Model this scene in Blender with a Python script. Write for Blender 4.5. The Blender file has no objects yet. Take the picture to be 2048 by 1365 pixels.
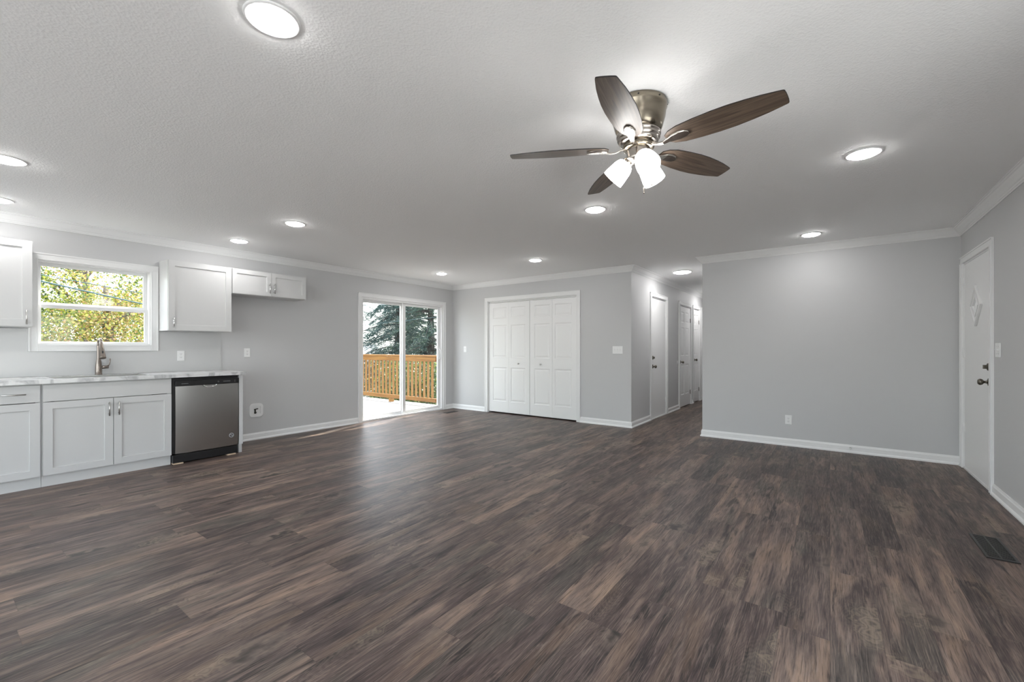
import bpy, math, random
import numpy as np
from mathutils import Vector, Matrix

scene = bpy.context.scene
COL = scene.collection
R = math.radians

# ------------------------------------------------------------------ camera
cam_data = bpy.data.cameras.new('camera')
cam_data.sensor_width = 36.0
cam_data.lens = 869.0 / 2048.0 * 36.0
cam_data.shift_y = 13.4 / 2048.0
cam_data.clip_start = 0.05
cam_data.clip_end = 400
cam = bpy.data.objects.new('camera', cam_data)
COL.objects.link(cam)
cam.location = (0, 0, 1.22)
cam.rotation_euler = (R(90), 0, R(36.2))
scene.camera = cam

# ------------------------------------------------------------------ view
scene.view_settings.view_transform = 'Standard'
scene.view_settings.look = 'None'
scene.view_settings.exposure = 0.92
scene.view_settings.gamma = 1.0
scene.view_settings.use_curve_mapping = False

# ------------------------------------------------------------------ sky and sun
world = bpy.data.worlds.new('sky')
scene.world = world
world.use_nodes = True
wn = world.node_tree
wn.nodes.clear()
wo = wn.nodes.new('ShaderNodeOutputWorld')
bg = wn.nodes.new('ShaderNodeBackground')
sky = wn.nodes.new('ShaderNodeTexSky')
sky.sky_type = 'NISHITA'
sky.sun_disc = False
sky.sun_elevation = R(46)
sky.sun_rotation = R(-12)
sky.dust_density = 3.0
sky.ozone_density = 1.0
mx = wn.nodes.new('ShaderNodeMixRGB')
mx.inputs['Fac'].default_value = 0.55
mx.inputs['Color2'].default_value = (7.3, 7.4, 7.6, 1)
wn.links.new(sky.outputs['Color'], mx.inputs['Color1'])
wn.links.new(mx.outputs['Color'], bg.inputs['Color'])
bg.inputs['Strength'].default_value = 0.60
wn.links.new(bg.outputs[0], wo.inputs[0])

sun_data = bpy.data.lights.new('sun', 'SUN')
sun_data.energy = 7.5
sun_data.angle = R(0.6)
sun_data.color = (1.0, 0.95, 0.86)
sun = bpy.data.objects.new('sun', sun_data)
COL.objects.link(sun)
sun_dir = Vector((0.29, -1.0, -1.10))          # travels from beyond the deck towards the room
sun.rotation_euler = sun_dir.to_track_quat('-Z', 'Y').to_euler()
sun.location = (-8, 20, 20)

LED = 47.0        # radiance of a recessed lamp lens
SHADE = 9.5       # radiance of a fan lamp shade

scene.cycles.max_bounces = 8
scene.cycles.diffuse_bounces = 5
scene.cycles.glossy_bounces = 4
scene.cycles.transparent_max_bounces = 16
scene.cycles.sample_clamp_indirect = 8.0
scene.cycles.caustics_reflective = False
scene.cycles.caustics_refractive = False

# room dimensions (metres)
XL, XR = -6.151, 1.097         # left and right walls
YB = 6.39                      # far wall
YR = -2.6                      # rear wall, behind the camera
XH0, XH1 = -2.434, -1.422      # hall
YH = 12.2
ZC = 2.465

# ------------------------------------------------------------------ materials
def mat(name, color, rough=0.5, metal=0.0, spec=0.5, **kw):
    m = bpy.data.materials.new(name)
    m.use_nodes = True
    b = m.node_tree.nodes['Principled BSDF']
    b.inputs['Base Color'].default_value = (*color, 1)
    b.inputs['Roughness'].default_value = rough
    b.inputs['Metallic'].default_value = metal
    b.inputs['Specular IOR Level'].default_value = spec
    return m

def nt(m):
    t = m.node_tree
    return t, t.nodes, t.links, t.nodes['Principled BSDF']

def noise_bump(m, scale, strength, dist=0.002, detail=3.0, coord='Object'):
    t, n, l, b = nt(m)
    tc = n.new('ShaderNodeTexCoord')
    nz = n.new('ShaderNodeTexNoise')
    nz.inputs['Scale'].default_value = scale
    nz.inputs['Detail'].default_value = detail
    bp = n.new('ShaderNodeBump')
    bp.inputs['Strength'].default_value = strength
    bp.inputs['Distance'].default_value = dist
    l.new(tc.outputs[coord], nz.inputs['Vector'])
    l.new(nz.outputs['Fac'], bp.inputs['Height'])
    l.new(bp.outputs['Normal'], b.inputs['Normal'])
    return m

def color_noise(m, scale, c1, c2, lo=0.35, hi=0.65, stretch=(1, 1, 1), detail=4.0):
    t, n, l, b = nt(m)
    tc = n.new('ShaderNodeTexCoord')
    mp = n.new('ShaderNodeMapping')
    mp.inputs['Scale'].default_value = stretch
    nz = n.new('ShaderNodeTexNoise')
    nz.inputs['Scale'].default_value = scale
    nz.inputs['Detail'].default_value = detail
    cr = n.new('ShaderNodeValToRGB')
    cr.color_ramp.elements[0].position = lo
    cr.color_ramp.elements[0].color = (*c1, 1)
    cr.color_ramp.elements[1].position = hi
    cr.color_ramp.elements[1].color = (*c2, 1)
    l.new(tc.outputs['Object'], mp.inputs['Vector'])
    l.new(mp.outputs['Vector'], nz.inputs['Vector'])
    l.new(nz.outputs['Fac'], cr.inputs['Fac'])
    l.new(cr.outputs['Color'], b.inputs['Base Color'])
    return m

M = {}
M['wall'] = noise_bump(mat('grey_wall_paint', (0.57, 0.57, 0.575), 0.55), 260, 0.06)
M['white'] = noise_bump(mat('white_trim_paint', (0.82, 0.82, 0.82), 0.35), 60, 0.02)
M['door'] = mat('white_door_paint', (0.84, 0.84, 0.84), 0.38)
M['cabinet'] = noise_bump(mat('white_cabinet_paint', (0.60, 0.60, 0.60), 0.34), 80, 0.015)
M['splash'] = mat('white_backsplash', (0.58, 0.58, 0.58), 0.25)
M['plastic'] = mat('white_plastic', (0.82, 0.82, 0.82), 0.3)
M['plastic_dark'] = mat('dark_slot', (0.06, 0.06, 0.06), 0.5)
M['vinyl'] = mat('white_vinyl', (0.80, 0.80, 0.80), 0.3)
M['steel_brushed'] = mat('brushed_stainless_steel', (0.44, 0.43, 0.42), 0.27, 1.0)
M['chrome'] = mat('chrome', (0.75, 0.75, 0.75), 0.12, 1.0)
M['nickel'] = mat('satin_nickel', (0.58, 0.57, 0.55), 0.3, 1.0)
M['bronze'] = mat('dark_antique_nickel', (0.17, 0.155, 0.13), 0.3, 1.0)
M['faucet'] = mat('brushed_brown_nickel', (0.25, 0.215, 0.19), 0.3, 1.0)
M['black'] = mat('black_plastic', (0.010, 0.010, 0.011), 0.35)
M['hinge'] = mat('hinge_metal', (0.20, 0.19, 0.18), 0.4, 1.0)
M['fan_metal'] = mat('brushed_antique_nickel', (0.27, 0.235, 0.185), 0.24, 1.0)
M['fan_metal2'] = mat('polished_nickel', (0.46, 0.42, 0.38), 0.24, 1.0)
M['vent'] = mat('black_vent_metal', (0.018, 0.018, 0.018), 0.4)
M['shim'] = mat('pine_shim', (0.62, 0.47, 0.34), 0.7)
M['panel_dark'] = mat('dark_interior', (0.05, 0.05, 0.05), 0.8)
M['grey_mark'] = mat('pale_grey_print', (0.35, 0.35, 0.36), 0.4)
M['valve'] = mat('dark_brass_valve', (0.05, 0.045, 0.04), 0.4, 0.6)
M['glass_edge'] = mat('frosted_glass', (0.82, 0.83, 0.84), 0.12)
M['house_wall'] = mat('pale_siding', (0.3, 0.3, 0.29), 0.7)
M['roof'] = color_noise(mat('grey_shingles', (0.5, 0.5, 0.5), 0.9), 6, (0.22, 0.23, 0.24), (0.34, 0.34, 0.35))
M['wire'] = mat('wire_sheath', (0.03, 0.07, 0.08), 0.5)
M['wire_light'] = mat('wire_pale', (0.16, 0.2, 0.22), 0.4)
M['bark'] = color_noise(mat('tree_bark', (0.1, 0.08, 0.06), 0.9), 12, (0.07, 0.055, 0.045), (0.19, 0.16, 0.13))
M['bounce_pavement'] = color_noise(mat('pale_bounce_concrete', (0.7, 0.7, 0.68), 0.8), 2, (0.54, 0.53, 0.52), (0.64, 0.63, 0.61))
M['bark_dark'] = color_noise(mat('dark_bark', (0.03, 0.025, 0.02), 0.9), 12, (0.018, 0.015, 0.013), (0.05, 0.042, 0.035))
M['ground'] = color_noise(mat('leafy_ground', (0.1, 0.1, 0.07), 0.95), 3, (0.05, 0.055, 0.04), (0.16, 0.14, 0.09))

# ceiling: stippled paint
m = mat('stippled_ceiling_paint', (0.92, 0.92, 0.92), 0.75)
t, n, l, b = nt(m)
tc = n.new('ShaderNodeTexCoord')
n1 = n.new('ShaderNodeTexNoise'); n1.inputs['Scale'].default_value = 55; n1.inputs['Detail'].default_value = 5; n1.inputs['Roughness'].default_value = 0.7
n2 = n.new('ShaderNodeTexVoronoi'); n2.inputs['Scale'].default_value = 85
mm = n.new('ShaderNodeMath'); mm.operation = 'MULTIPLY_ADD'; mm.inputs[1].default_value = 0.5
bp = n.new('ShaderNodeBump'); bp.inputs['Strength'].default_value = 0.36; bp.inputs['Distance'].default_value = 0.006
l.new(tc.outputs['Object'], n1.inputs['Vector']); l.new(tc.outputs['Object'], n2.inputs['Vector'])
l.new(n2.outputs['Distance'], mm.inputs[0]); l.new(n1.outputs['Fac'], mm.inputs[2])
l.new(mm.outputs[0], bp.inputs['Height']); l.new(bp.outputs['Normal'], b.inputs['Normal'])
M['ceiling'] = m

# glass pane: mostly clear, with a fresnel reflection
def glass_mat(name, tint, haze=0.0):
    m = bpy.data.materials.new(name); m.use_nodes = True
    t = m.node_tree; n = t.nodes; l = t.links
    n.clear()
    o = n.new('ShaderNodeOutputMaterial'); tr = n.new('ShaderNodeBsdfTransparent'); gl = n.new('ShaderNodeBsdfGlossy')
    tr.inputs['Color'].default_value = (*tint, 1); gl.inputs['Roughness'].default_value = 0.02
    fr = n.new('ShaderNodeFresnel'); fr.inputs['IOR'].default_value = 1.45
    mix = n.new('ShaderNodeMixShader')
    ge = n.new('ShaderNodeNewGeometry'); fm = n.new('ShaderNodeMath'); fm.operation = 'SUBTRACT'; fm.inputs[0].default_value = 1.0
    fx_ = n.new('ShaderNodeMath'); fx_.operation = 'MULTIPLY'      # the back of the thin pane adds no second reflection
    l.new(ge.outputs['Backfacing'], fm.inputs[1]); l.new(fm.outputs[0], fx_.inputs[0]); l.new(fr.outputs[0], fx_.inputs[1])
    l.new(fx_.outputs[0], mix.inputs[0]); l.new(tr.outputs[0], mix.inputs[1]); l.new(gl.outputs[0], mix.inputs[2])
    l.new(mix.outputs[0], o.inputs[0])
    return m
M['glass'] = glass_mat('window_glass', (0.95, 0.97, 0.96))

# emission
def emit(name, col, strength):
    m = bpy.data.materials.new(name); m.use_nodes = True
    t = m.node_tree; n = t.nodes; n.clear()
    o = n.new('ShaderNodeOutputMaterial'); e = n.new('ShaderNodeEmission')
    e.inputs[0].default_value = (*col, 1); e.inputs[1].default_value = strength
    t.links.new(e.outputs[0], o.inputs[0]); return m
M['led'] = emit('lit_led_lens', (1.0, 0.99, 0.975), LED)
M['led_hall'] = emit('lit_hall_lens', (1.0, 0.99, 0.975), 34)
M['shade'] = emit('lit_frosted_shade', (1.0, 0.985, 0.96), SHADE)

# brushed steel of the dishwasher: stretched noise in roughness
t, n, l, b = nt(M['steel_brushed'])
tc = n.new('ShaderNodeTexCoord'); mp = n.new('ShaderNodeMapping'); mp.inputs['Scale'].default_value = (2, 2, 400)
nz = n.new('ShaderNodeTexNoise'); nz.inputs['Scale'].default_value = 1.0
mr = n.new('ShaderNodeMapRange'); mr.inputs['To Min'].default_value = 0.24; mr.inputs['To Max'].default_value = 0.28
l.new(tc.outputs['Object'], mp.inputs['Vector']); l.new(mp.outputs['Vector'], nz.inputs['Vector'])
l.new(nz.outputs['Fac'], mr.inputs['Value']); l.new(mr.outputs['Result'], b.inputs['Roughness'])

# quartz worktop: white with grey veins
m = mat('veined_quartz', (0.8, 0.8, 0.8), 0.16)
t, n, l, b = nt(m)
tc = n.new('ShaderNodeTexCoord')
nz = n.new('ShaderNodeTexNoise'); nz.inputs['Scale'].default_value = 2.2; nz.inputs['Detail'].default_value = 7; nz.inputs['Distortion'].default_value = 1.6
sb = n.new('ShaderNodeMath'); sb.operation = 'SUBTRACT'; sb.inputs[1].default_value = 0.5
ab = n.new('ShaderNodeMath'); ab.operation = 'ABSOLUTE'
cr = n.new('ShaderNodeValToRGB')
cr.color_ramp.elements[0].position = 0.0; cr.color_ramp.elements[0].color = (0.44, 0.44, 0.45, 1)
cr.color_ramp.elements[1].position = 0.06; cr.color_ramp.elements[1].color = (0.72, 0.72, 0.72, 1)
l.new(tc.outputs['Object'], nz.inputs['Vector']); l.new(nz.outputs['Fac'], sb.inputs[0]); l.new(sb.outputs[0], ab.inputs[0])
l.new(ab.outputs[0], cr.inputs['Fac']); l.new(cr.outputs['Color'], b.inputs['Base Color'])
M['quartz'] = m

# weathered-oak plank floor, boards running along Y
def floor_material(name, W=0.178, L=1.22):
    m = mat(name, (0.1, 0.08, 0.07), 0.42)
    t, n, l, b = nt(m)
    def math_(op, a=None, c=None, v=None):
        x = n.new('ShaderNodeMath'); x.operation = op
        if a is not None:
            if isinstance(a, (int, float)): x.inputs[0].default_value = a
            else: l.new(a, x.inputs[0])
        if c is not None:
            if isinstance(c, (int, float)): x.inputs[1].default_value = c
            else: l.new(c, x.inputs[1])
        if v is not None:
            if isinstance(v, (int, float)): x.inputs[2].default_value = v
            else: l.new(v, x.inputs[2])
        return x.outputs[0]
    def comb(x, y, z=0.0):
        c = n.new('ShaderNodeCombineXYZ')
        for i, s in enumerate((x, y, z)):
            if isinstance(s, (int, float)): c.inputs[i].default_value = s
            else: l.new(s, c.inputs[i])
        return c.outputs[0]
    def noise(vec, scale=1.0, detail=4.0, dist=0.0, rough=0.5):
        x = n.new('ShaderNodeTexNoise')
        x.inputs['Scale'].default_value = scale; x.inputs['Detail'].default_value = detail
        x.inputs['Distortion'].default_value = dist; x.inputs['Roughness'].default_value = rough
        l.new(vec, x.inputs['Vector']); return x.outputs['Fac']
    def maprange(v, a, c, lo=0.0, hi=1.0, smooth=False):
        x = n.new('ShaderNodeMapRange')
        if smooth: x.interpolation_type = 'SMOOTHSTEP'
        x.inputs['From Min'].default_value = a; x.inputs['From Max'].default_value = c
        x.inputs['To Min'].default_value = lo; x.inputs['To Max'].default_value = hi
        l.new(v, x.inputs['Value']); return x.outputs['Result']
    def mix(fac, c1, c2, mode='MIX'):
        x = n.new('ShaderNodeMixRGB'); x.blend_type = mode
        if isinstance(fac, (int, float)): x.inputs['Fac'].default_value = fac
        else: l.new(fac, x.inputs['Fac'])
        for k, c in (('Color1', c1), ('Color2', c2)):
            if isinstance(c, tuple): x.inputs[k].default_value = (*c, 1)
            else: l.new(c, x.inputs[k])
        return x.outputs['Color']
    tc = n.new('ShaderNodeTexCoord'); sp = n.new('ShaderNodeSeparateXYZ')
    l.new(tc.outputs['Object'], sp.inputs[0])
    X, Y = sp.outputs['X'], sp.outputs['Y']
    xr = math_('DIVIDE', X, W); row = math_('FLOOR', xr); fx = math_('FRACT', xr)
    wr = n.new('ShaderNodeTexWhiteNoise'); wr.noise_dimensions = '1D'; l.new(row, wr.inputs['W'])
    yr = math_('ADD', math_('DIVIDE', Y, L), wr.outputs['Value']); colm = math_('FLOOR', yr); fy = math_('FRACT', yr)
    wi = n.new('ShaderNodeTexWhiteNoise'); wi.noise_dimensions = '2D'; l.new(comb(row, colm), wi.inputs['Vector'])
    rs = n.new('ShaderNodeSeparateXYZ'); l.new(wi.outputs['Color'], rs.inputs[0])
    r1, r2, r3 = rs.outputs
    # grain coordinates, shifted per board and gently warped so the fibres curve
    ox = math_('MULTIPLY', r1, 37.0); oy = math_('MULTIPLY', r2, 53.0)
    gx0 = math_('ADD', X, ox); gy = math_('ADD', Y, oy)
    wp = noise(comb(math_('MULTIPLY', gx0, 9.0), math_('MULTIPLY', gy, 3.2), 1.0), 1.0, 3.0)
    gx = math_('ADD', gx0, math_('MULTIPLY', math_('SUBTRACT', wp, 0.5), 0.020))
    # broad tone inside a board
    tone = noise(comb(math_('MULTIPLY', gx, 12.0), math_('MULTIPLY', gy, 1.5)), 1.0, 5.0, 0.8, 0.6)
    base = n.new('ShaderNodeValToRGB')
    el = base.color_ramp.elements
    el[0].position = 0.10; el[0].color = (0.020, 0.0155, 0.016, 1)
    el[1].position = 0.95; el[1].color = (0.31, 0.225, 0.165, 1)
    for p_, c_ in ((0.32, (0.047, 0.036, 0.036)), (0.50, (0.080, 0.061, 0.057)), (0.68, (0.155, 0.118, 0.100))):
        e = el.new(p_); e.color = (*c_, 1)
    f = math_('ADD', math_('MULTIPLY', r3, 0.30), math_('MULTIPLY', maprange(tone, 0.25, 0.75), 0.72))
    l.new(f, base.inputs['Fac'])
    colr = base.outputs['Color']
    # cool grey-green or warm tan tint
    tint = noise(comb(math_('MULTIPLY', gx, 5.0), math_('MULTIPLY', gy, 0.9), 4.0), 1.0, 3.0, 0.4)
    colr = mix(maprange(tint, 0.55, 0.66, 0, 0.6, True), colr, (0.062, 0.061, 0.054))
    colr = mix(maprange(tint, 0.45, 0.32, 0, 0.5, True), colr, (0.150, 0.105, 0.075))
    # long charcoal smears
    sm = noise(comb(math_('MULTIPLY', gx, 14.0), math_('MULTIPLY', gy, 1.8), 9.0), 1.0, 6.0, 1.3, 0.62)
    colr = mix(maprange(sm, 0.54, 0.65, 0, 0.85, True), colr, (0.018, 0.016, 0.017))
    # pale worn patches
    pw_ = noise(comb(math_('MULTIPLY', gx, 18.0), math_('MULTIPLY', gy, 3.0), 14.0), 1.0, 6.0, 1.0, 0.65)
    colr = mix(maprange(pw_, 0.58, 0.72, 0, 0.55, True), colr, (0.200, 0.165, 0.145))
    # cathedral growth rings
    wv = n.new('ShaderNodeTexWave'); wv.wave_type = 'RINGS'; wv.rings_direction = 'Z'
    wv.inputs['Scale'].default_value = 6.5; wv.inputs['Distortion'].default_value = 7.0
    wv.inputs['Detail'].default_value = 3.0; wv.inputs['Detail Scale'].default_value = 1.2
    l.new(comb(math_('MULTIPLY', math_('ADD', math_('SUBTRACT', fx, 0.5), math_('MULTIPLY', math_('SUBTRACT', r1, 0.5), 1.0)), 1.8),
               math_('MULTIPLY', math_('SUBTRACT', fy, r2), 1.9), math_('MULTIPLY', r3, 10)), wv.inputs['Vector'])
    ringmask = maprange(noise(comb(math_('MULTIPLY', gx, 4.5), math_('MULTIPLY', gy, 1.5), 2.0), 1.0, 2.0), 0.48, 0.64, 0.0, 0.22, True)
    colr = mix(math_('MULTIPLY', ringmask, wv.outputs['Fac']), colr, (0.215, 0.172, 0.135))
    # fine pale and dark fibres
    g1 = noise(comb(math_('MULTIPLY', gx, 240.0), math_('MULTIPLY', gy, 7.0)), 1.0, 3.0, 0.0, 0.6)
    g2 = noise(comb(math_('MULTIPLY', gx, 70.0), math_('MULTIPLY', gy, 2.6), 5.0), 1.0, 7.0, 0.25, 0.72)
    colr = mix(maprange(g1, 0.52, 0.70, 0, 0.42), colr, (0.27, 0.215, 0.178))
    colr = mix(maprange(g1, 0.48, 0.32, 0, 0.7), colr, (0.020, 0.017, 0.017))
    colr = mix(maprange(g2, 0.56, 0.70, 0, 0.45), colr, (0.26, 0.215, 0.185))
    colr = mix(maprange(g2, 0.45, 0.30, 0, 0.8), colr, (0.016, 0.014, 0.014))
    # knots
    kn = n.new('ShaderNodeTexVoronoi'); kn.inputs['Scale'].default_value = 1.0; kn.inputs['Randomness'].default_value = 1.0
    kd = n.new('ShaderNodeTexNoise'); kd.inputs['Scale'].default_value = 14.0
    l.new(tc.outputs['Object'], kd.inputs['Vector'])
    kvec = n.new('ShaderNodeVectorMath'); kvec.operation = 'MULTIPLY_ADD'
    l.new(kd.outputs['Color'], kvec.inputs[0]); kvec.inputs[1].default_value = (0.5, 0.5, 0)
    l.new(comb(math_('MULTIPLY', gx, 3.6), math_('MULTIPLY', gy, 1.5)), kvec.inputs[2])
    l.new(kvec.outputs[0], kn.inputs['Vector'])
    colr = mix(maprange(kn.outputs['Distance'], 0.32, 0.14, 0, 0.3, True), colr, (0.21, 0.175, 0.145))
    colr = mix(maprange(kn.outputs['Distance'], 0.19, 0.05, 0, 0.85, True), colr, (0.016, 0.016, 0.016))
    rg = math_('MULTIPLY', math_('ADD', math_('SINE', math_('MULTIPLY', kn.outputs['Distance'], 95.0)), 1.0), 0.5)
    rgm = maprange(kn.outputs['Distance'], 0.42, 0.22, 0, 0.42, True)
    kgate = maprange(noise(comb(math_('MULTIPLY', gx, 2.0), math_('MULTIPLY', gy, 0.9), 21.0), 1.0, 1.0), 0.46, 0.56, 0, 1)
    colr = mix(math_('MULTIPLY', math_('MULTIPLY', rg, rgm), kgate), colr, (0.27, 0.225, 0.165))
    # seams
    ex = math_('MINIMUM', fx, math_('SUBTRACT', 1.0, fx)); ey = math_('MINIMUM', fy, math_('SUBTRACT', 1.0, fy))
    sx = maprange(ex, 0.0, 0.014, 1, 0); sy = maprange(ey, 0.0, 0.0018, 1, 0)
    seam = math_('MAXIMUM', sx, sy)
    colr = mix(math_('MULTIPLY', seam, 0.35), colr, (0.025, 0.022, 0.02))
    colr = mix(1.0, colr, (1.0, 0.94, 0.925), 'MULTIPLY')
    colr = mix(0.18, colr, (1.0, 0.97, 0.95), 'SOFT_LIGHT')
    l.new(colr, b.inputs['Base Color'])
    l.new(maprange(g2, 0.2, 0.8, 0.46, 0.34), b.inputs['Roughness'])
    bp = n.new('ShaderNodeBump'); bp.inputs['Strength'].default_value = 0.22; bp.inputs['Distance'].default_value = 0.0015
    hh = math_('SUBTRACT', math_('MULTIPLY', g1, 0.7), math_('MULTIPLY', seam, 0.8))
    l.new(hh, bp.inputs['Height']); l.new(bp.outputs['Normal'], b.inputs['Normal'])
    b.inputs['Specular IOR Level'].default_value = 0.22
    return m
M['floor'] = floor_material('weathered_oak_planks')

# fan blade wood
def wood(name, dark, light, rough=0.3, sx=60, sy=3):
    m = mat(name, dark, rough)
    t, n, l, b = nt(m)
    tc = n.new('ShaderNodeTexCoord'); mp = n.new('ShaderNodeMapping'); mp.inputs['Scale'].default_value = (sy, sx, sx)
    nz = n.new('ShaderNodeTexNoise'); nz.inputs['Scale'].default_value = 1.0; nz.inputs['Detail'].default_value = 6; nz.inputs['Distortion'].default_value = 1.2
    cr = n.new('ShaderNodeValToRGB')
    cr.color_ramp.elements[0].position = 0.32; cr.color_ramp.elements[0].color = (*dark, 1)
    cr.color_ramp.elements[1].position = 0.68; cr.color_ramp.elements[1].color = (*light, 1)
    l.new(tc.outputs['Object'], mp.inputs['Vector']); l.new(mp.outputs['Vector'], nz.inputs['Vector'])
    l.new(nz.outputs['Fac'], cr.inputs['Fac']); l.new(cr.outputs['Color'], b.inputs['Base Color'])
    return m
M['blade'] = wood('walnut_blade', (0.052, 0.036, 0.026), (0.145, 0.105, 0.078), 0.40)
M['blade_edge'] = mat('black_blade_edge', (0.012, 0.010, 0.009), 0.4)
M['pine'] = wood('golden_treated_pine', (0.175, 0.068, 0.010), (0.27, 0.125, 0.024), 0.6, 18, 1.5)
M['pine_v'] = wood('golden_treated_pine_upright', (0.21, 0.092, 0.018), (0.31, 0.155, 0.038), 0.6, 1.5, 18)
M['deckwood'] = wood('sun_bleached_deck_boards', (0.22, 0.21, 0.205), (0.32, 0.305, 0.30), 0.6, 14, 0.8)

# leaves
def leaf_mat(name, cols, transl=0.45):
    m = bpy.data.materials.new(name); m.use_nodes = True
    t = m.node_tree; n = t.nodes; l = t.links; n.clear()
    o = n.new('ShaderNodeOutputMaterial')
    g = n.new('ShaderNodeNewGeometry')
    cr = n.new('ShaderNodeValToRGB')
    els = cr.color_ramp.elements
    els[0].position = 0; els[0].color = (*cols[0], 1)
    els[1].position = 1; els[1].color = (*cols[-1], 1)
    for i, c in enumerate(cols[1:-1]):
        e = els.new((i + 1) / (len(cols) - 1)); e.color = (*c, 1)
    l.new(g.outputs['Random Per Island'], cr.inputs['Fac'])
    d = n.new('ShaderNodeBsdfDiffuse'); tr = n.new('ShaderNodeBsdfTranslucent'); mx = n.new('ShaderNodeMixShader')
    gl = n.new('ShaderNodeBsdfGlossy'); gl.inputs['Roughness'].default_value = 0.35; mx2 = n.new('ShaderNodeMixShader'); mx2.inputs[0].default_value = 0.06
    mx.inputs[0].default_value = transl
    l.new(cr.outputs[0], d.inputs[0]); l.new(cr.outputs[0], tr.inputs[0])
    l.new(d.outputs[0], mx.inputs[1]); l.new(tr.outputs[0], mx.inputs[2])
    l.new(mx.outputs[0], mx2.inputs[1]); l.new(gl.outputs[0], mx2.inputs[2])
    l.new(mx2.outputs[0], o.inputs[0])
    return m
M['leaf_gold'] = leaf_mat('autumn_leaves', [(0.02, 0.05, 0.02), (0.06, 0.12, 0.02), (0.19, 0.27, 0.03), (0.40, 0.43, 0.04), (0.52, 0.52, 0.10), (0.30, 0.30, 0.05), (0.12, 0.20, 0.04), (0.02, 0.06, 0.02)], 0.5)
M['leaf_green'] = leaf_mat('green_leaves', [(0.015, 0.035, 0.012), (0.03, 0.07, 0.02), (0.09, 0.13, 0.03), (0.26, 0.27, 0.06)], 0.4)
M['leaf_orange'] = leaf_mat('orange_leaves', [(0.30, 0.16, 0.06), (0.44, 0.33, 0.13), (0.34, 0.36, 0.05), (0.05, 0.11, 0.03)], 0.45)
M['needles'] = leaf_mat('blue_green_needles', [(0.010, 0.028, 0.030), (0.018, 0.052, 0.052), (0.032, 0.08, 0.075), (0.07, 0.14, 0.11)], 0.2)
M['needles2'] = leaf_mat('deep_green_needles', [(0.008, 0.020, 0.020), (0.015, 0.042, 0.040), (0.030, 0.07, 0.055), (0.09, 0.14, 0.07)], 0.2)

# ------------------------------------------------------------------ mesh builder
class MB:
    def __init__(s):
        s.v = []; s.f = []; s.sm = []
    def add(s, vs, fs, smooth=False, T=None):
        b0 = len(s.v)
        for p in vs:
            p = Vector(p)
            if T is not None: p = T @ p
            s.v.append(tuple(p))
        for f in fs:
            s.f.append(tuple(b0 + i for i in f)); s.sm.append(smooth)
        return s
    def box(s, x0, x1, y0, y1, z0, z1, T=None):
        if x1 < x0: x0, x1 = x1, x0
        if y1 < y0: y0, y1 = y1, y0
        if z1 < z0: z0, z1 = z1, z0
        v = [(x0, y0, z0), (x1, y0, z0), (x1, y1, z0), (x0, y1, z0), (x0, y0, z1), (x1, y0, z1), (x1, y1, z1), (x0, y1, z1)]
        return s.add(v, [(0, 3, 2, 1), (4, 5, 6, 7), (0, 1, 5, 4), (1, 2, 6, 5), (2, 3, 7, 6), (3, 0, 4, 7)], False, T)
    def lathe(s, prof, seg=32, T=None, caps=True, smooth=True):
        v = []; f = []
        for r, z in prof:
            for k in range(seg):
                a = 2 * math.pi * k / seg
                v.append((r * math.cos(a), r * math.sin(a), z))
        for i in range(len(prof) - 1):
            for k in range(seg):
                k2 = (k + 1) % seg
                f.append((i * seg + k, i * seg + k2, (i + 1) * seg + k2, (i + 1) * seg + k))
        s.add(v, f, smooth, T)
        if caps:
            for i in (0, len(prof) - 1):
                if prof[i][0] > 1e-5:
                    ring = [i * seg + k for k in range(seg)]
                    if i == 0: ring = ring[::-1]
                    s.add([v[j] for j in ring], [tuple(range(seg))], False, T)
        return s
    def tube(s, pts, rad, seg=10, T=None, smooth=True):
        pts = [Vector(p) for p in pts]
        if not isinstance(rad, (list, tuple)): rad = [rad] * len(pts)
        v = []; f = []
        up = None
        for i, p in enumerate(pts):
            d = (pts[min(i + 1, len(pts) - 1)] - pts[max(i - 1, 0)]).normalized()
            if up is None:
                up = Vector((0, 0, 1)) if abs(d.z) < 0.9 else Vector((1, 0, 0))
            a = d.cross(up).normalized(); bb = a.cross(d).normalized(); up = bb
            for k in range(seg):
                t = 2 * math.pi * k / seg
                v.append(p + (a * math.cos(t) + bb * math.sin(t)) * rad[i])
        for i in range(len(pts) - 1):
            for k in range(seg):
                k2 = (k + 1) % seg
                f.append((i * seg + k, (i + 1) * seg + k, (i + 1) * seg + k2, i * seg + k2))
        f.append(tuple(range(seg))); f.append(tuple((len(pts) - 1) * seg + k for k in range(seg))[::-1])
        return s.add(v, f, smooth, T)
    def prism(s, poly, z0, z1, T=None):
        k = len(poly)
        v = [(x, y, z0) for x, y in poly] + [(x, y, z1) for x, y in poly]
        f = [tuple(range(k))[::-1], tuple(range(k, 2 * k))] + [(i, (i + 1) % k, k + (i + 1) % k, k + i) for i in range(k)]
        return s.add(v, f, False, T)
    def build(s, name, material, parent=None, bevel=0.0, seg=2):
        me = bpy.data.meshes.new(name)
        me.from_pydata(s.v, [], s.f)
        me.polygons.foreach_set('use_smooth', s.sm)
        me.materials.append(material)
        me.validate(); me.update()
        o = bpy.data.objects.new(name, me)
        COL.objects.link(o)
        if parent is not None: o.parent = parent
        if bevel > 0:
            md = o.modifiers.new('bevel', 'BEVEL'); md.width = bevel; md.segments = seg; md.limit_method = 'ANGLE'; md.angle_limit = R(40)
        return o

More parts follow.
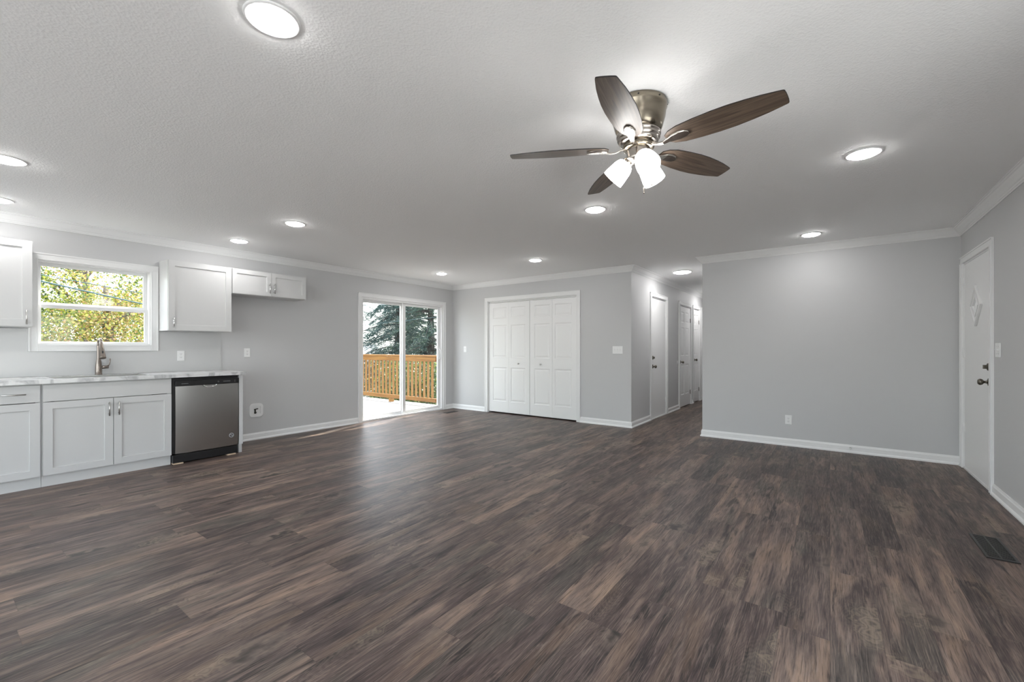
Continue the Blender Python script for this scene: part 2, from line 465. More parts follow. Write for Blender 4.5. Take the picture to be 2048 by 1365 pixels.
def tag(o, label, cat, group=None, kind=None):
    o['label'] = label; o['category'] = cat
    if group: o['group'] = group
    if kind: o['kind'] = kind
    return o
def thing(name, label, cat, loc=(0, 0, 0), rz=0.0, group=None, kind=None):
    o = bpy.data.objects.new(name, None); COL.objects.link(o)
    o.location = loc; o.rotation_euler = (0, 0, R(rz)); o.empty_display_size = 0.1
    return tag(o, label, cat, group, kind)
def copy_tree(o, parent=None):
    c = o.copy(); COL.objects.link(c); c.parent = parent
    for ch in [x for x in bpy.data.objects if x.parent == o]: copy_tree(ch, c)
    return c
def part_label(o, text):
    o['label'] = text; return o
FACE = {'left': 90, 'far': 0, 'right': -90, 'rear': 180}
# local frame of wall-mounted things: X to the viewer's right, Y into the wall, Z up

# ------------------------------------------------------------------ walls
def wall_boxes(mb, axis, c0, c1, a0, a1, z0, z1, holes):
    """axis 'x': wall plane normal to x between c0..c1, running a0..a1 in y. holes=(a,b,zlo,zhi)"""
    As = sorted({a0, a1, *[h[0] for h in holes], *[h[1] for h in holes]})
    for i in range(len(As) - 1):
        p, q = As[i], As[i + 1]; mid = (p + q) / 2
        hs = sorted([(h[2], h[3]) for h in holes if h[0] <= mid <= h[1]])
        z = z0; segs = []
        for lo, hi in hs:
            if lo > z + 1e-6: segs.append((z, lo))
            z = hi
        if z < z1 - 1e-6: segs.append((z, z1))
        for lo, hi in segs:
            if axis == 'x': mb.box(c0, c1, p, q, lo, hi)
            else: mb.box(p, q, c0, c1, lo, hi)

WT = 0.13
win1 = (0.665, 1.54, 1.25, 2.07)
slid = (4.26, 6.10, 0.0, 2.05)
clos = (-5.245, -3.355, 0.0, 2.095)
fdoor = (5.33, 6.27, 0.0, 2.075)
hd1 = (7.30, 8.11, 0.0, 2.09); hd2 = (9.00, 9.86, 0.0, 2.09); hd3 = (10.10, 10.62, 0.0, 2.09); hd4 = (10.86, 11.66, 0.0, 2.09)
rw1 = (-5.8, -2.9, 0.12, 2.2); rw2 = (-2.5, 0.6, 0.12, 2.1)
qw1 = (-2.3, -0.8, 0.40, 1.95); qw2 = (0.5, 2.1, 0.40, 1.95)

mb = MB(); wall_boxes(mb, 'x', XL - WT, XL, YR - WT, YB + WT, 0, ZC, [win1, slid])
tag(mb.build('wall_left', M['wall']), 'long grey painted wall with the kitchen window and the sliding glass door', 'wall', kind='structure')
mb = MB(); wall_boxes(mb, 'y', YB, YB + WT, XL, XH0, 0, ZC, [clos])
tag(mb.build('wall_far', M['wall']), 'grey painted far wall around the white closet doors', 'wall', kind='structure')
mb = MB(); wall_boxes(mb, 'x', XR, XR + WT, YR - WT, YB + WT, 0, ZC, [fdoor, qw1, qw2])
tag(mb.build('wall_right', M['wall']), 'grey painted wall at the right edge with the front door', 'wall', kind='structure')
mb = MB(); wall_boxes(mb, 'y', YB, YB + WT, XH1, XR, 0, ZC, [])
tag(mb.build('wall_centre', M['wall']), 'blank grey wall between the hallway and the front door', 'wall', kind='structure')
mb = MB(); wall_boxes(mb, 'y', YR - WT, YR, XL, XR, 0, ZC, [rw1, rw2])
tag(mb.build('wall_rear', M['wall']), 'grey wall behind the viewer with two wide added windows', 'wall', kind='structure')
mb = MB(); wall_boxes(mb, 'x', XH0 - WT, XH0, YB + WT, YH, 0, ZC, [hd1, hd2, hd3, hd4])
tag(mb.build('wall_hall_left', M['wall']), 'grey hallway wall with a row of white doors', 'wall', kind='structure')
mb = MB(); wall_boxes(mb, 'x', XH1, XH1 + WT, YB + WT, YH, 0, ZC, [])
tag(mb.build('wall_hall_right', M['wall']), 'grey hallway wall hidden behind the blank wall', 'wall', kind='structure')
mb = MB(); wall_boxes(mb, 'y', YH, YH + WT, XH0 - WT, XH1 + WT, 0, ZC, [])
tag(mb.build('wall_hall_end', M['wall']), 'grey wall closing the far end of the hallway', 'wall', kind='structure')
mb = MB(); mb.box(clos[0] - 0.1, clos[1] + 0.1, YB + 0.62, YB + 0.66, 0, ZC)
mb.box(clos[0] - 0.14, clos[0] - 0.1, YB + WT, YB + 0.66, 0, ZC); mb.box(clos[1] + 0.1, clos[1] + 0.14, YB + WT, YB + 0.66, 0, ZC)
tag(mb.build('wall_closet', M['wall']), 'inner walls of the closet behind the white bifold doors', 'wall', kind='structure')

mb = MB(); xo = XH0 - WT - 0.7  # unseen shell behind the hall doors, added to stop light leaking in
mb.box(xo - 0.05, xo, YB + WT, YH, 0, ZC); mb.box(xo, XH0 - WT, YH - 0.05, YH, 0, ZC); mb.box(xo, XH0 - WT, YB + WT, YB + WT + 0.05, 0, ZC)
tag(mb.build('wall_side_block', M['wall']), 'unseen walls added behind the hallway doors to stop light leaks', 'wall', kind='structure')
mb = MB(); mb.box(xo, XH0 - WT, YB + WT, YH + WT, -0.1, 0); mb.box(XL - WT, XR + WT, YR - WT, YB + WT, -0.1, 0); mb.box(XH0 - WT, XH1 + WT, YB + WT, YH + WT, -0.1, 0); mb.box(clos[0] - 0.14, clos[1] + 0.14, YB + WT, YB + 0.66, -0.1, 0)
tag(mb.build('floor', M['floor']), 'dark grey brown wood plank floor with knots and grain', 'floor', kind='structure')
mb = MB(); mb.box(xo, XH0 - WT, YB + WT, YH + WT, ZC, ZC + 0.1); mb.box(XL - WT, XR + WT, YR - WT, YB + WT, ZC, ZC + 0.1); mb.box(XH0 - WT, XH1 + WT, YB + WT, YH + WT, ZC, ZC + 0.1); mb.box(clos[0] - 0.14, clos[1] + 0.14, YB + WT, YB + 0.66, ZC, ZC + 0.1)
tag(mb.build('ceiling', M['ceiling']), 'white ceiling with a fine stippled texture', 'ceiling', kind='structure')

# ------------------------------------------------------------------ mouldings
def sweep_seg(mb, p0, p1, off0, off1, prof):
    """prof: (outward offset, z). off0/off1: unit vectors for the offset direction at each end"""
    v = []; k = len(prof)
    for p, of in ((p0, off0), (p1, off1)):
        for o, z in prof: v.append((p[0] + of[0] * o, p[1] + of[1] * o, z))
    f = [(i, (i + 1) % k, k + (i + 1) % k, k + i) for i in range(k)] + [tuple(range(k))[::-1], tuple(range(k, 2 * k))]
    mb.add(v, f)
loop = [(XL, YR), (XL, YB), (XH0, YB), (XH0, YH), (XH1, YH), (XH1, YB), (XR, YB), (XR, YR)]
def nrm(a, b):
    d = Vector((b[0] - a[0], b[1] - a[1])).normalized(); return Vector((d.y, -d.x))
crown = [(0, ZC - 0.086), (0.007, ZC - 0.086), (0.010, ZC - 0.078), (0.016, ZC - 0.074), (0.019, ZC - 0.066), (0.028, ZC - 0.058), (0.050, ZC - 0.030), (0.058, ZC - 0.018), (0.066, ZC - 0.014), (0.070, ZC - 0.008), (0.078, ZC - 0.006), (0.078, ZC), (0, ZC)]
base_prof = [(0, 0), (0.024, 0), (0.024, 0.012), (0.018, 0.022), (0.013, 0.026), (0.013, 0.072), (0.009, 0.080), (0.006, 0.092), (0, 0.092)]
N = len(loop)
cnames = {0: 'along the kitchen wall', 1: 'above the closet doors', 2: 'along the hallway wall above the doors', 3: 'at the end of the hallway', 4: 'on the hidden hallway wall', 5: 'above the blank grey wall', 6: 'above the front door wall', 7: 'above the wall behind the viewer'}
for i in range(N):
    a, b_ = loop[i], loop[(i + 1) % N]
    n0 = nrm(loop[i - 1], a); n1 = nrm(a, b_); n2 = nrm(b_, loop[(i + 2) % N])
    mb = MB(); sweep_seg(mb, a, b_, n0 + n1, n1 + n2, crown)
    tag(mb.build('trim_%d' % (i + 1), M['white']), 'white crown moulding ' + cnames[i], 'crown moulding', kind='structure')
def baseboard(name, segs, label):
    mb = MB()
    for p0, p1, o0, o1 in segs: sweep_seg(mb, p0, p1, o0, o1, base_prof)
    tag(mb.build(name, M['white']), label, 'baseboard', kind='structure')
E_ = Vector((1, 0)); W_ = Vector((-1, 0)); S_ = Vector((0, -1)); N_ = Vector((0, 1))
baseboard('baseboard_left', [((XL, 2.24), (XL, 4.19), E_, E_), ((XL, 6.165), (XL, YB), E_, E_ + S_), ((XL, YR), (XL, 0.14), E_ + N_, E_)], 'white baseboard along the kitchen wall on both sides of the glass door')
baseboard('baseboard_far', [((XL, YB), (-5.315, YB), E_ + S_, S_), ((-3.29, YB), (XH0, YB), S_, E_ + S_)], 'white baseboard either side of the closet doors')
baseboard('baseboard_hall_left', [((XH0, YB), (XH0, 7.235), E_ + S_, E_), ((XH0, 8.18), (XH0, 8.93), E_, E_), ((XH0, 9.93), (XH0, 10.03), E_, E_), ((XH0, 10.69), (XH0, 10.79), E_, E_), ((XH0, 11.73), (XH0, YH), E_, E_ + S_)], 'white baseboard between the hallway doors')
baseboard('baseboard_hall_end', [((XH0, YH), (XH1, YH), E_ + S_, W_ + S_)], 'white baseboard at the end of the hallway')
baseboard('baseboard_hall_right', [((XH1, YH), (XH1, YB), W_ + S_, W_ + S_)], 'white baseboard wrapping the corner into the hallway')
baseboard('baseboard_centre', [((XH1, YB), (XR, YB), W_ + S_, W_ + S_)], 'white baseboard below the blank grey wall')
baseboard('baseboard_right', [((XR, YB), (XR, 6.335), W_ + S_, W_), ((XR, 5.265), (XR, YR), W_, W_ + N_)], 'white baseboard running from the front door to the right edge')
baseboard('baseboard_rear', [((XR, YR), (XL, YR), W_ + N_, E_ + N_)], 'white baseboard behind the viewer')

# ------------------------------------------------------------------ local parts
def casing(mb, x0, x1, z0, z1, w=0.066, sides='LRT', th=0.016):
    """casing round an opening x0..x1, z0..z1 on the wall face y=0 (towards -y)"""
    def strip(a0, a1, c0, c1, vertical, flip):
        mb.box(a0, a1, -th, 0, c0, c1)
        if vertical:      # raised outer back band and a quirk
            o = a0 if flip else a1 - 0.014
            mb.box(o, o + 0.014, -th - 0.006, -th, c0, c1)
            i = a1 - 0.012 if flip else a0
            mb.box(i, i + 0.012, -th - 0.003, -th, c0, c1)
        else:
            o = c1 - 0.014 if not flip else c0
            mb.box(a0, a1, -th - 0.006, -th, o, o + 0.014)
            i = c0 if not flip else c1 - 0.012
            mb.box(a0 + w * .8, a1 - w * .8, -th - 0.003, -th, i, i + 0.012)
    if 'L' in sides: strip(x0 - w, x0, z0 if 'B' not in sides else z0 - w, z1, True, True)
    if 'R' in sides: strip(x1, x1 + w, z0 if 'B' not in sides else z0 - w, z1, True, False)
    if 'T' in sides: strip(x0 - w, x1 + w, z1, z1 + w, False, False)
    if 'B' in sides: strip(x0, x1, z0 - w, z0, False, True)
    return mb

def panel_face(mb, w, h, panels, y0=0.0, x_off=0.0, z_off=0.0, depth=0.008, style='raised', T=None):
    """front face (towards -y) of a slab with moulded panels; panels=(x0,x1,z0,z1)"""
    xs = sorted({0, w, *[p[0] for p in panels], *[p[1] for p in panels]})
    zs = sorted({0, h, *[p[2] for p in panels], *[p[3] for p in panels]})
    for i in range(len(xs) - 1):
        for j in range(len(zs) - 1):
            cx = (xs[i] + xs[i + 1]) / 2; cz = (zs[j] + zs[j + 1]) / 2
            if any(p[0] < cx < p[1] and p[2] < cz < p[3] for p in panels): continue
            a, b2, c, d = xs[i], xs[i + 1], zs[j], zs[j + 1]
            mb.add([(a + x_off, y0, c + z_off), (b2 + x_off, y0, c + z_off), (b2 + x_off, y0, d + z_off), (a + x_off, y0, d + z_off)], [(0, 1, 2, 3)], False, T)
    for p in panels:
        if style == 'raised': rings = [(0, 0), (0.010, depth), (0.022, depth), (0.045, 0.002)]
        elif style == 'shaker': rings = [(0, 0), (0.0015, 0.010)]
        v = []
        for ins, dp in rings:
            a, b2, c, d = p[0] + ins, p[1] - ins, p[2] + ins, p[3] - ins
            v += [(a + x_off, y0 + dp, c + z_off), (b2 + x_off, y0 + dp, c + z_off), (b2 + x_off, y0 + dp, d + z_off), (a + x_off, y0 + dp, d + z_off)]
        f = []
        for r_ in range(len(rings) - 1):
            for k in range(4):
                k2 = (k + 1) % 4
                f.append((r_ * 4 + k, r_ * 4 + k2, r_ * 4 + 4 + k2, r_ * 4 + 4 + k))
        f.append(tuple((len(rings) - 1) * 4 + k for k in range(4)))
        mb.add(v, f, False, T)

def slab(w, h, th, panels, x_off=0.0, z_off=0.0, y0=0.0, style='raised'):
    """door leaf from front face y0 (towards viewer) to y0+th"""
    mb = MB()
    panel_face(mb, w, h, panels, y0, x_off, z_off, style=style)
    a, b2, c, d, e, f_ = x_off, x_off + w, y0, y0 + th, z_off, z_off + h
    v = [(a, c, e), (b2, c, e), (b2, d, e), (a, d, e), (a, c, f_), (b2, c, f_), (b2, d, f_), (a, d, f_)]
    mb.add(v, [(0, 3, 2, 1), (4, 5, 6, 7), (1, 2, 6, 5), (2, 3, 7, 6), (3, 0, 4, 7)])
    return mb

def knob_set(parent, x, z, m, y=0.0, name='door_knob'):
    T = Matrix.Translation((x, y, z)) @ Matrix.Rotation(R(90), 4, 'X')
    mb = MB()
    mb.lathe([(0.0, 0), (0.033, 0), (0.034, 0.004), (0.030, 0.009), (0.016, 0.012), (0.011, 0.018), (0.010, 0.030), (0.014, 0.036), (0.024, 0.042), (0.0275, 0.052), (0.026, 0.062), (0.018, 0.070), (0.006, 0.073), (0, 0.073)], 24, T, caps=False)
    return mb.build(name, m, parent)
def deadbolt(parent, x, z, m, y=0.0):
    T = Matrix.Translation((x, y, z)) @ Matrix.Rotation(R(90), 4, 'X')
    mb = MB()
    mb.lathe([(0.0, 0), (0.032, 0), (0.033, 0.005), (0.029, 0.014), (0.016, 0.016), (0.012, 0.020), (0, 0.020)], 24, T, caps=False)
    mb.box(x - 0.006, x + 0.006, y - 0.040, y - 0.016, z - 0.017, z + 0.017)
    return mb.build('deadbolt', m, parent, 0.002)
def hinge(parent, x, z, m, y=0.0, h=0.09):
    mb = MB()
    mb.tube([(x, y - 0.005, z - h / 2), (x, y - 0.005, z + h / 2)], 0.0065, 10)
    mb.box(x - 0.014, x + 0.014, y - 0.002, y, z - h / 2, z + h / 2)
    return mb.build('hinge', m, parent)

# ------------------------------------------------------------------ window 1 (kitchen)
w = win1[1] - win1[0]; hz = win1[3] - win1[2]
win = thing('window_1', 'white double hung kitchen window above the faucet showing autumn leaves', 'window', (XL, win1[0], win1[2]), 90, kind='structure')
mb = MB(); casing(mb, 0.015, w, 0, hz, 0.066, 'LRTB')
mb.build('casing', M['white'], win, 0.002)
mb = MB()
mb.box(0, w, 0.0, WT, hz - 0.012, hz); mb.box(0, w, 0.0, WT, 0, 0.012)
mb.box(0, 0.012, 0.0, WT, 0.012, hz - 0.012); mb.box(w - 0.012, w, 0.0, WT, 0.012, hz - 0.012)
mb.build('window_frame', M['vinyl'], win)
def sash(name, z0, z1, y, st, top, bot):
    mb = MB()
    mb.box(0.012, 0.012 + st, y, y + 0.03, z0, z1); mb.box(w - 0.012 - st, w - 0.012, y, y + 0.03, z0, z1)
    mb.box(0.012 + st, w - 0.012 - st, y, y + 0.03, z1 - top, z1); mb.box(0.012 + st, w - 0.012 - st, y, y + 0.03, z0, z0 + bot)
    o = mb.build(name, M['vinyl'], win, 0.002)
    g = MB(); g.box(0.012 + st, w - 0.012 - st, y + 0.012, y + 0.016, z0 + bot, z1 - top)
    g.build('glass', M['glass'], o)
    return o
sash('lower_sash', 0.012, 0.395, 0.055, 0.030, 0.034, 0.020)
sash('upper_sash', 0.385, hz - 0.012, 0.088, 0.032, 0.034, 0.034)

# rear and side windows, added out of view to light the room
for i, (rwn, side, lab) in enumerate(((rw1, 'rear', 'wide white framed window added behind the viewer on the kitchen side'), (rw2, 'rear', 'wide white framed window added behind the viewer on the front door side'), (qw1, 'right', 'tall white framed window added behind the viewer in the front door wall'), (qw2, 'right', 'tall white framed window added beside the viewer in the front door wall'))):
    ww = rwn[1] - rwn[0]; hh_ = rwn[3] - rwn[2]
    wr_ = thing('window_%d' % (i + 2), lab, 'window', (rwn[1], YR, rwn[2]) if side == 'rear' else (XR, rwn[1], rwn[2]), FACE[side], kind='structure')
    mb = MB(); casing(mb, 0, ww, 0, hh_, 0.066, 'LRTB'); mb.build('casing', M['white'], wr_)
    mb = MB()
    for a in (0, ww / 2 - 0.025, ww - 0.05): mb.box(a, a + 0.05, 0.04, 0.09, 0, hh_)
    mb.box(0, ww, 0.042, 0.088, 0, 0.05); mb.box(0, ww, 0.042, 0.088, hh_ - 0.05, hh_)
    mb.build('window_frame', M['vinyl'], wr_)
    mb = MB(); mb.box(0.05, ww - 0.05, 0.062, 0.066, 0.05, hh_ - 0.05); mb.build('glass', M['glass'], wr_)

# ------------------------------------------------------------------ sliding glass door
w = slid[1] - slid[0]; hz = slid[3]
sd = thing('door_1', 'white sliding glass door looking out to the wooden deck railing', 'door', (XL, slid[0], 0), 90, kind='structure')
mb = MB(); casing(mb, 0.0, w, 0, hz, 0.066, 'LRT'); mb.build('casing', M['white'], sd, 0.002)
mb = MB()
mb.box(0, 0.03, 0, WT, 0.03, hz - 0.03); mb.box(w - 0.03, w, 0, WT, 0.03, hz - 0.03); mb.box(0, w, 0, WT, hz - 0.03, hz)
mb.box(0, w, -0.004, WT + 0.02, 0.0, 0.03); mb.box(0.03, w - 0.03, 0.045, 0.05, 0.03, 0.042); mb.box(0.03, w - 0.03, 0.09, 0.095, 0.03, 0.042)
mb.build('door_frame', M['vinyl'], sd, 0.002)
def sl_panel(name, x0, x1, y, st):
    mb = MB(); z0, z1 = 0.034, hz - 0.03
    mb.box(x0, x0 + st, y, y + 0.032, z0, z1); mb.box(x1 - st, x1, y, y + 0.032, z0, z1)
    mb.box(x0 + st, x1 - st, y, y + 0.032, z1 - 0.045, z1); mb.box(x0 + st, x1 - st, y, y + 0.032, z0, z0 + 0.05)
    o = mb.build(name, M['vinyl'], sd, 0.002)
    g = MB(); g.box(x0 + st, x1 - st, y + 0.014, y + 0.018, z0 + 0.05, z1 - 0.045); g.build('glass', M['glass'], o)
    return o
sl_panel('fixed_panel', 0.03, 0.925, 0.088, 0.055)
sp_ = sl_panel('sliding_panel', 0.885, w - 0.03, 0.048, 0.062)
mb = MB(); hx = w - 0.062
mb.box(hx - 0.012, hx + 0.012, 0.036, 0.048, 0.98, 1.22)
mb.tube([(hx, 0.04, 1.00), (hx, 0.005, 1.03), (hx, 0.002, 1.10), (hx, 0.005, 1.17), (hx, 0.04, 1.20)], 0.008, 8)
mb.build('handle', M['vinyl'], sp_)

# ------------------------------------------------------------------ closet bifold doors
cw = clos[1] - clos[0]
cd = thing('door_2', 'pair of white six panel bifold closet doors on the far wall', 'door', (clos[0], YB, 0), 0, kind='structure')
mb = MB(); casing(mb, 0, cw, 0, clos[3], 0.066, 'LRT'); mb.build('casing', M['white'], cd, 0.002)
mb = MB(); mb.box(0, 0.012, 0.0, WT, 0, clos[3]); mb.box(cw - 0.012, cw, 0.0, WT, 0, clos[3]); mb.box(0.012, cw - 0.012, 0.0, WT, clos[3] - 0.012, clos[3])
mb.build('door_jamb', M['white'], cd)
mb = MB(); mb.box(0.014, cw - 0.014, 0.03, 0.06, clos[3] - 0.03, clos[3] - 0.013); mb.build('track', M['white'], cd)
lw = (cw - 0.028 - 0.010) / 4
ztop = clos[3] - 0.036
for k in range(4):
    a = 0.016 + k * lw + (0.006 if k >= 2 else 0)
    m0 = 0.092 if k % 2 == 0 else 0.048
    m1 = 0.048 if k % 2 == 0 else 0.092
    pls = [(m0, lw - m1, 1.745, 1.945), (m0, lw - m1, 1.012, 1.62), (m0, lw - m1, 0.20, 0.83)]
    s_ = slab(lw - 0.0025, ztop - 0.022, 0.032, pls, a, 0.022, 0.018)
    lf = s_.build('door_leaf', M['door'], cd)
    if k in (1, 2):
        kx = a + (lw * 0.49)
        T = Matrix.Translation((kx, 0.018, 0.93)) @ Matrix.Rotation(R(90), 4, 'X')
        mb = MB(); mb.lathe([(0, 0), (0.010, 0), (0.008, 0.006), (0.007, 0.012), (0.014, 0.018), (0.016, 0.024), (0.012, 0.030), (0, 0.032)], 16, T, caps=False)
        mb.build('knob', M['nickel'], lf)

# ------------------------------------------------------------------ hall doors
def hall_door(idx, rng, label, six, knob_z, dead=False, full=True):
    w = rng[1] - rng[0]; h = rng[3]
    d = thing('door_%d' % idx, label, 'door', (XH0, rng[0], 0), 90, kind='structure')
    mb = MB(); casing(mb, 0, w, 0, h, 0.066, 'LRT'); mb.build('casing', M['white'], d, 0.002)
    mb = MB(); mb.box(0, 0.015, 0, WT, 0, h); mb.box(w - 0.015, w, 0, WT, 0, h); mb.box(0.015, w - 0.015, 0, WT, h - 0.015, h)
    if dead: mb.box(0.0, w, -0.012, 0.06, 0.0, 0.014)
    mb.build('door_jamb', M['white'], d)
    lw_ = w - 0.036; lh = h - 0.03
    if six:
        st = lw_ * 0.15; mid = lw_ * 0.13; pw = (lw_ - 2 * st - mid) / 2
        pls = []
        for c in (st, st + pw + mid):
            pls += [(c, c + pw, 1.72, 1.94), (c, c + pw, 1.04, 1.62), (c, c + pw, 0.24, 0.86)]
    else: pls = []
    lf = slab(lw_, lh - 0.012, 0.036, pls, 0.018, 0.016, 0.004).build('door_leaf', M['door'], d)
    knob_set(lf, 0.018 + 0.062, knob_z, M['bronze'], 0.004)
    if dead: deadbolt(lf, 0.018 + 0.062, 1.05, M['bronze'], 0.004)
    for hz_ in (0.27, 1.80): hinge(lf, w - 0.020, hz_, M['hinge'] if six else M['white'], 0.004)
    return d
hall_door(3, hd1, 'flat white door with knob and deadbolt, nearest in the hallway', False, 0.90, True)
hall_door(4, hd2, 'white six panel hallway door with dark knob and hinges, second along', True, 0.93)
hall_door(5, hd3, 'narrow white six panel hallway door, third along and brightly lit', True, 0.95)
hall_door(6, hd4, 'last white hallway door, only its bright casing showing past the wall corner', True, 0.95)

# ------------------------------------------------------------------ front door (right wall)
w = fdoor[1] - fdoor[0]
fd = thing('door_7', 'white front door with a small diamond window and dark knob', 'door', (XR, fdoor[1], 0), -90, kind='structure')
mb = MB(); casing(mb, 0, w, 0, fdoor[3], 0.066, 'LRT'); mb.build('casing', M['white'], fd, 0.002)
mb = MB(); mb.box(0, 0.014, 0, WT, 0, fdoor[3]); mb.box(w - 0.014, w, 0, WT, 0, fdoor[3]); mb.box(0.014, w - 0.014, 0, WT, fdoor[3] - 0.014, fdoor[3])
mb.build('door_jamb', M['white'], fd)
mb = MB(); mb.box(0.014, w - 0.014, -0.006, WT, 0.0, 0.018); mb.build('threshold', M['white'], fd)
lf = slab(w - 0.034, fdoor[3] - 0.038, 0.042, [], 0.017, 0.022, 0.003).build('door_leaf', M['door'], fd)
# nested diamond mouldings round a little pane
dx, dz = w / 2 - 0.005, 1.612
def diamond(hw, hh2, hw2, hh22, y0, y1):
    mb = MB()
    o = [(dx - hw, dz), (dx, dz - hh2), (dx + hw, dz), (dx, dz + hh2)]
    i = [(dx - hw2, dz), (dx, dz - hh22), (dx + hw2, dz), (dx, dz + hh22)]
    v = [(x, y0, z) for x, z in o] + [(x, y0, z) for x, z in i] + [(x, y1, z) for x, z in o] + [(x, y1, z) for x, z in i]
    f = []
    for k in range(4):
        k2 = (k + 1) % 4
        f += [(k, k2, 4 + k2, 4 + k), (8 + k, 12 + k, 12 + k2, 8 + k2), (k, 8 + k, 8 + k2, k2), (4 + k, 4 + k2, 12 + k2, 12 + k)]
    mb.add(v, f); return mb
fr_ = diamond(0.19, 0.192, 0.150, 0.152, -0.016, 0.003).build('diamond_frame', M['white'], lf, 0.003)
diamond(0.150, 0.152, 0.105, 0.106, -0.008, 0.003).build('diamond_step', M['white'], fr_, 0.002)
diamond(0.105, 0.106, 0.085, 0.086, -0.013, 0.003).build('diamond_bead', M['white'], fr_, 0.002)
mb = MB(); mb.add([(dx - 0.086, 0.001, dz), (dx, 0.001, dz - 0.087), (dx + 0.086, 0.001, dz), (dx, 0.001, dz + 0.087), (dx, -0.010, dz)], [(0, 1, 4), (1, 2, 4), (2, 3, 4), (3, 0, 4)])
mb.build('glass', M['glass_edge'], fr_)
knob_set(lf, w - 0.080, 0.925, M['bronze'], 0.003)
deadbolt(lf, w - 0.080, 1.055, M['bronze'], 0.003)
for hz_ in (0.42, 1.17, 1.88): hinge(lf, 0.016, hz_, M['white'], 0.003, 0.10)

# ------------------------------------------------------------------ shaker cabinet fronts
def shaker(x0, x1, z0, z1, th=0.019, st=0.060):
    return slab(x1 - x0, z1 - z0, th, [(st, x1 - x0 - st, st, z1 - z0 - st)], x0, z0, -th, 'shaker')
def flat_front(x0, x1, z0, z1, th=0.019):
    mb = MB(); mb.box(x0, x1, -th, 0, z0, z1); return mb
def bar_handle(parent, x, z, length, vertical, y=-0.019, m=None):
    mb = MB(); h = length / 2; r = 0.0055
    if vertical:
        mb.tube([(x, y - 0.030, z - h), (x, y - 0.030, z + h)], r, 12)
        for s_ in (-1, 1): mb.tube([(x, y, z + s_ * h * 0.7), (x, y - 0.030, z + s_ * h * 0.7)], 0.0045, 8)
    else:
        mb.tube([(x - h, y - 0.030, z), (x + h, y - 0.030, z)], r, 12)
        for s_ in (-1, 1): mb.tube([(x + s_ * h * 0.7, y, z), (x + s_ * h * 0.7, y - 0.030, z)], 0.0045, 8)
    return mb.build('handle', m or M['nickel'], parent)
def carcass(w, d, z0, z1, shelf=True, th=0.016, open_top=False):
    mb = MB()
    mb.box(0, th, 0, d, z0, z1); mb.box(w - th, w, 0, d, z0, z1); mb.box(th, w - th, 0, d, z0, z0 + th)
    if not open_top: mb.box(th, w - th, 0, d, z1 - th, z1)
    mb.box(th, w - th, d - 0.006, d, z0 + th, z1 - th)
    # face frame
    ze = z1 if open_top else z1 - th
    mb.box(th, 0.035, 0, 0.018, z0 + th, ze); mb.box(w - 0.035, w - th, 0, 0.018, z0 + th, ze); mb.box(0.035, w - 0.035, 0, 0.018, z1 - 0.05, ze)
    return mb
XF = -5.549                    # base cabinet box front (doors stand 19 mm proud)
D_B = XF - XL
# drawer base, left
b1 = thing('base_cabinet', 'white base cabinet with one drawer over a shaker door at the left edge', 'cabinet', (XF, 0.168, 0), 90)
wb = 0.632 - 0.168
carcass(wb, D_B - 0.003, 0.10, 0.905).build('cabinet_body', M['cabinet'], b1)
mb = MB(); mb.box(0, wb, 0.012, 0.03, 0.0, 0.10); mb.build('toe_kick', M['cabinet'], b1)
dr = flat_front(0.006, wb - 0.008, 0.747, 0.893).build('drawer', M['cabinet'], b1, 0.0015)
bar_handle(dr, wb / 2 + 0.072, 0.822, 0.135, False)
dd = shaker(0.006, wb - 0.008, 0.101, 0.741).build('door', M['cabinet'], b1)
# sink base
b2 = thing('base_cabinet', 'white sink base cabinet with two shaker doors beside the dishwasher', 'cabinet', (XF, 0.634, 0), 90)
wb = 1.560 - 0.634
carcass(wb, D_B - 0.003, 0.10, 0.905, open_top=True).build('cabinet_body', M['cabinet'], b2)
mb = MB(); mb.box(0, wb - 0.004, 0.012, 0.03, 0.0, 0.10); mb.build('toe_kick', M['cabinet'], b2)
flat_front(0.007, wb - 0.004, 0.747, 0.893).build('false_drawer_front', M['cabinet'], b2, 0.0015)
xm = 1.103 - 0.634
d1 = shaker(0.007, xm - 0.002, 0.101, 0.741).build('door', M['cabinet'], b2)
bar_handle(d1, xm - 0.034, 0.640, 0.130, True)
d2 = shaker(xm + 0.002, wb - 0.004, 0.101, 0.741).build('door', M['cabinet'], b2)
bar_handle(d2, xm + 0.036, 0.642, 0.130, True)
# end panel
mb = MB(); mb.box(0, 0.040, -0.018, D_B - 0.002, 0.10, 0.905); mb.box(0, 0.036, 0.0, D_B - 0.002, 0.0, 0.10)
ep = mb.build('end_panel', M['cabinet'], None, 0.0015)
ep.location = (XF, 2.198, 0); ep.rotation_euler = (0, 0, R(90))
tag(ep, 'white upright end panel closing the worktop beside the dishwasher', 'panel')

# uppers
XU = -5.849
D_U = XU - XL
def upper(label, y0, y1, z0, z1):
    c = thing('wall_cabinet', label, 'cabinet', (XU, y0, z0), 90)
    carcass(y1 - y0, D_U - 0.002, 0, z1 - z0).build('cabinet_body', M['cabinet'], c)
    return c
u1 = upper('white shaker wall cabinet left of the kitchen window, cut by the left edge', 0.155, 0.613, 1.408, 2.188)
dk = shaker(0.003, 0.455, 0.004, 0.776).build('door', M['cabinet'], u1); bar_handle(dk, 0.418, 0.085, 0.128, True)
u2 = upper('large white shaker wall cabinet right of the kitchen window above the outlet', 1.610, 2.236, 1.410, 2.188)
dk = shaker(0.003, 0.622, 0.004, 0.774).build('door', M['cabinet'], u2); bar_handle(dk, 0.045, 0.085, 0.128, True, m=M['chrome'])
u3 = upper('short white two door wall cabinet hung high over the fridge space', 2.240, 3.158, 1.880, 2.188)
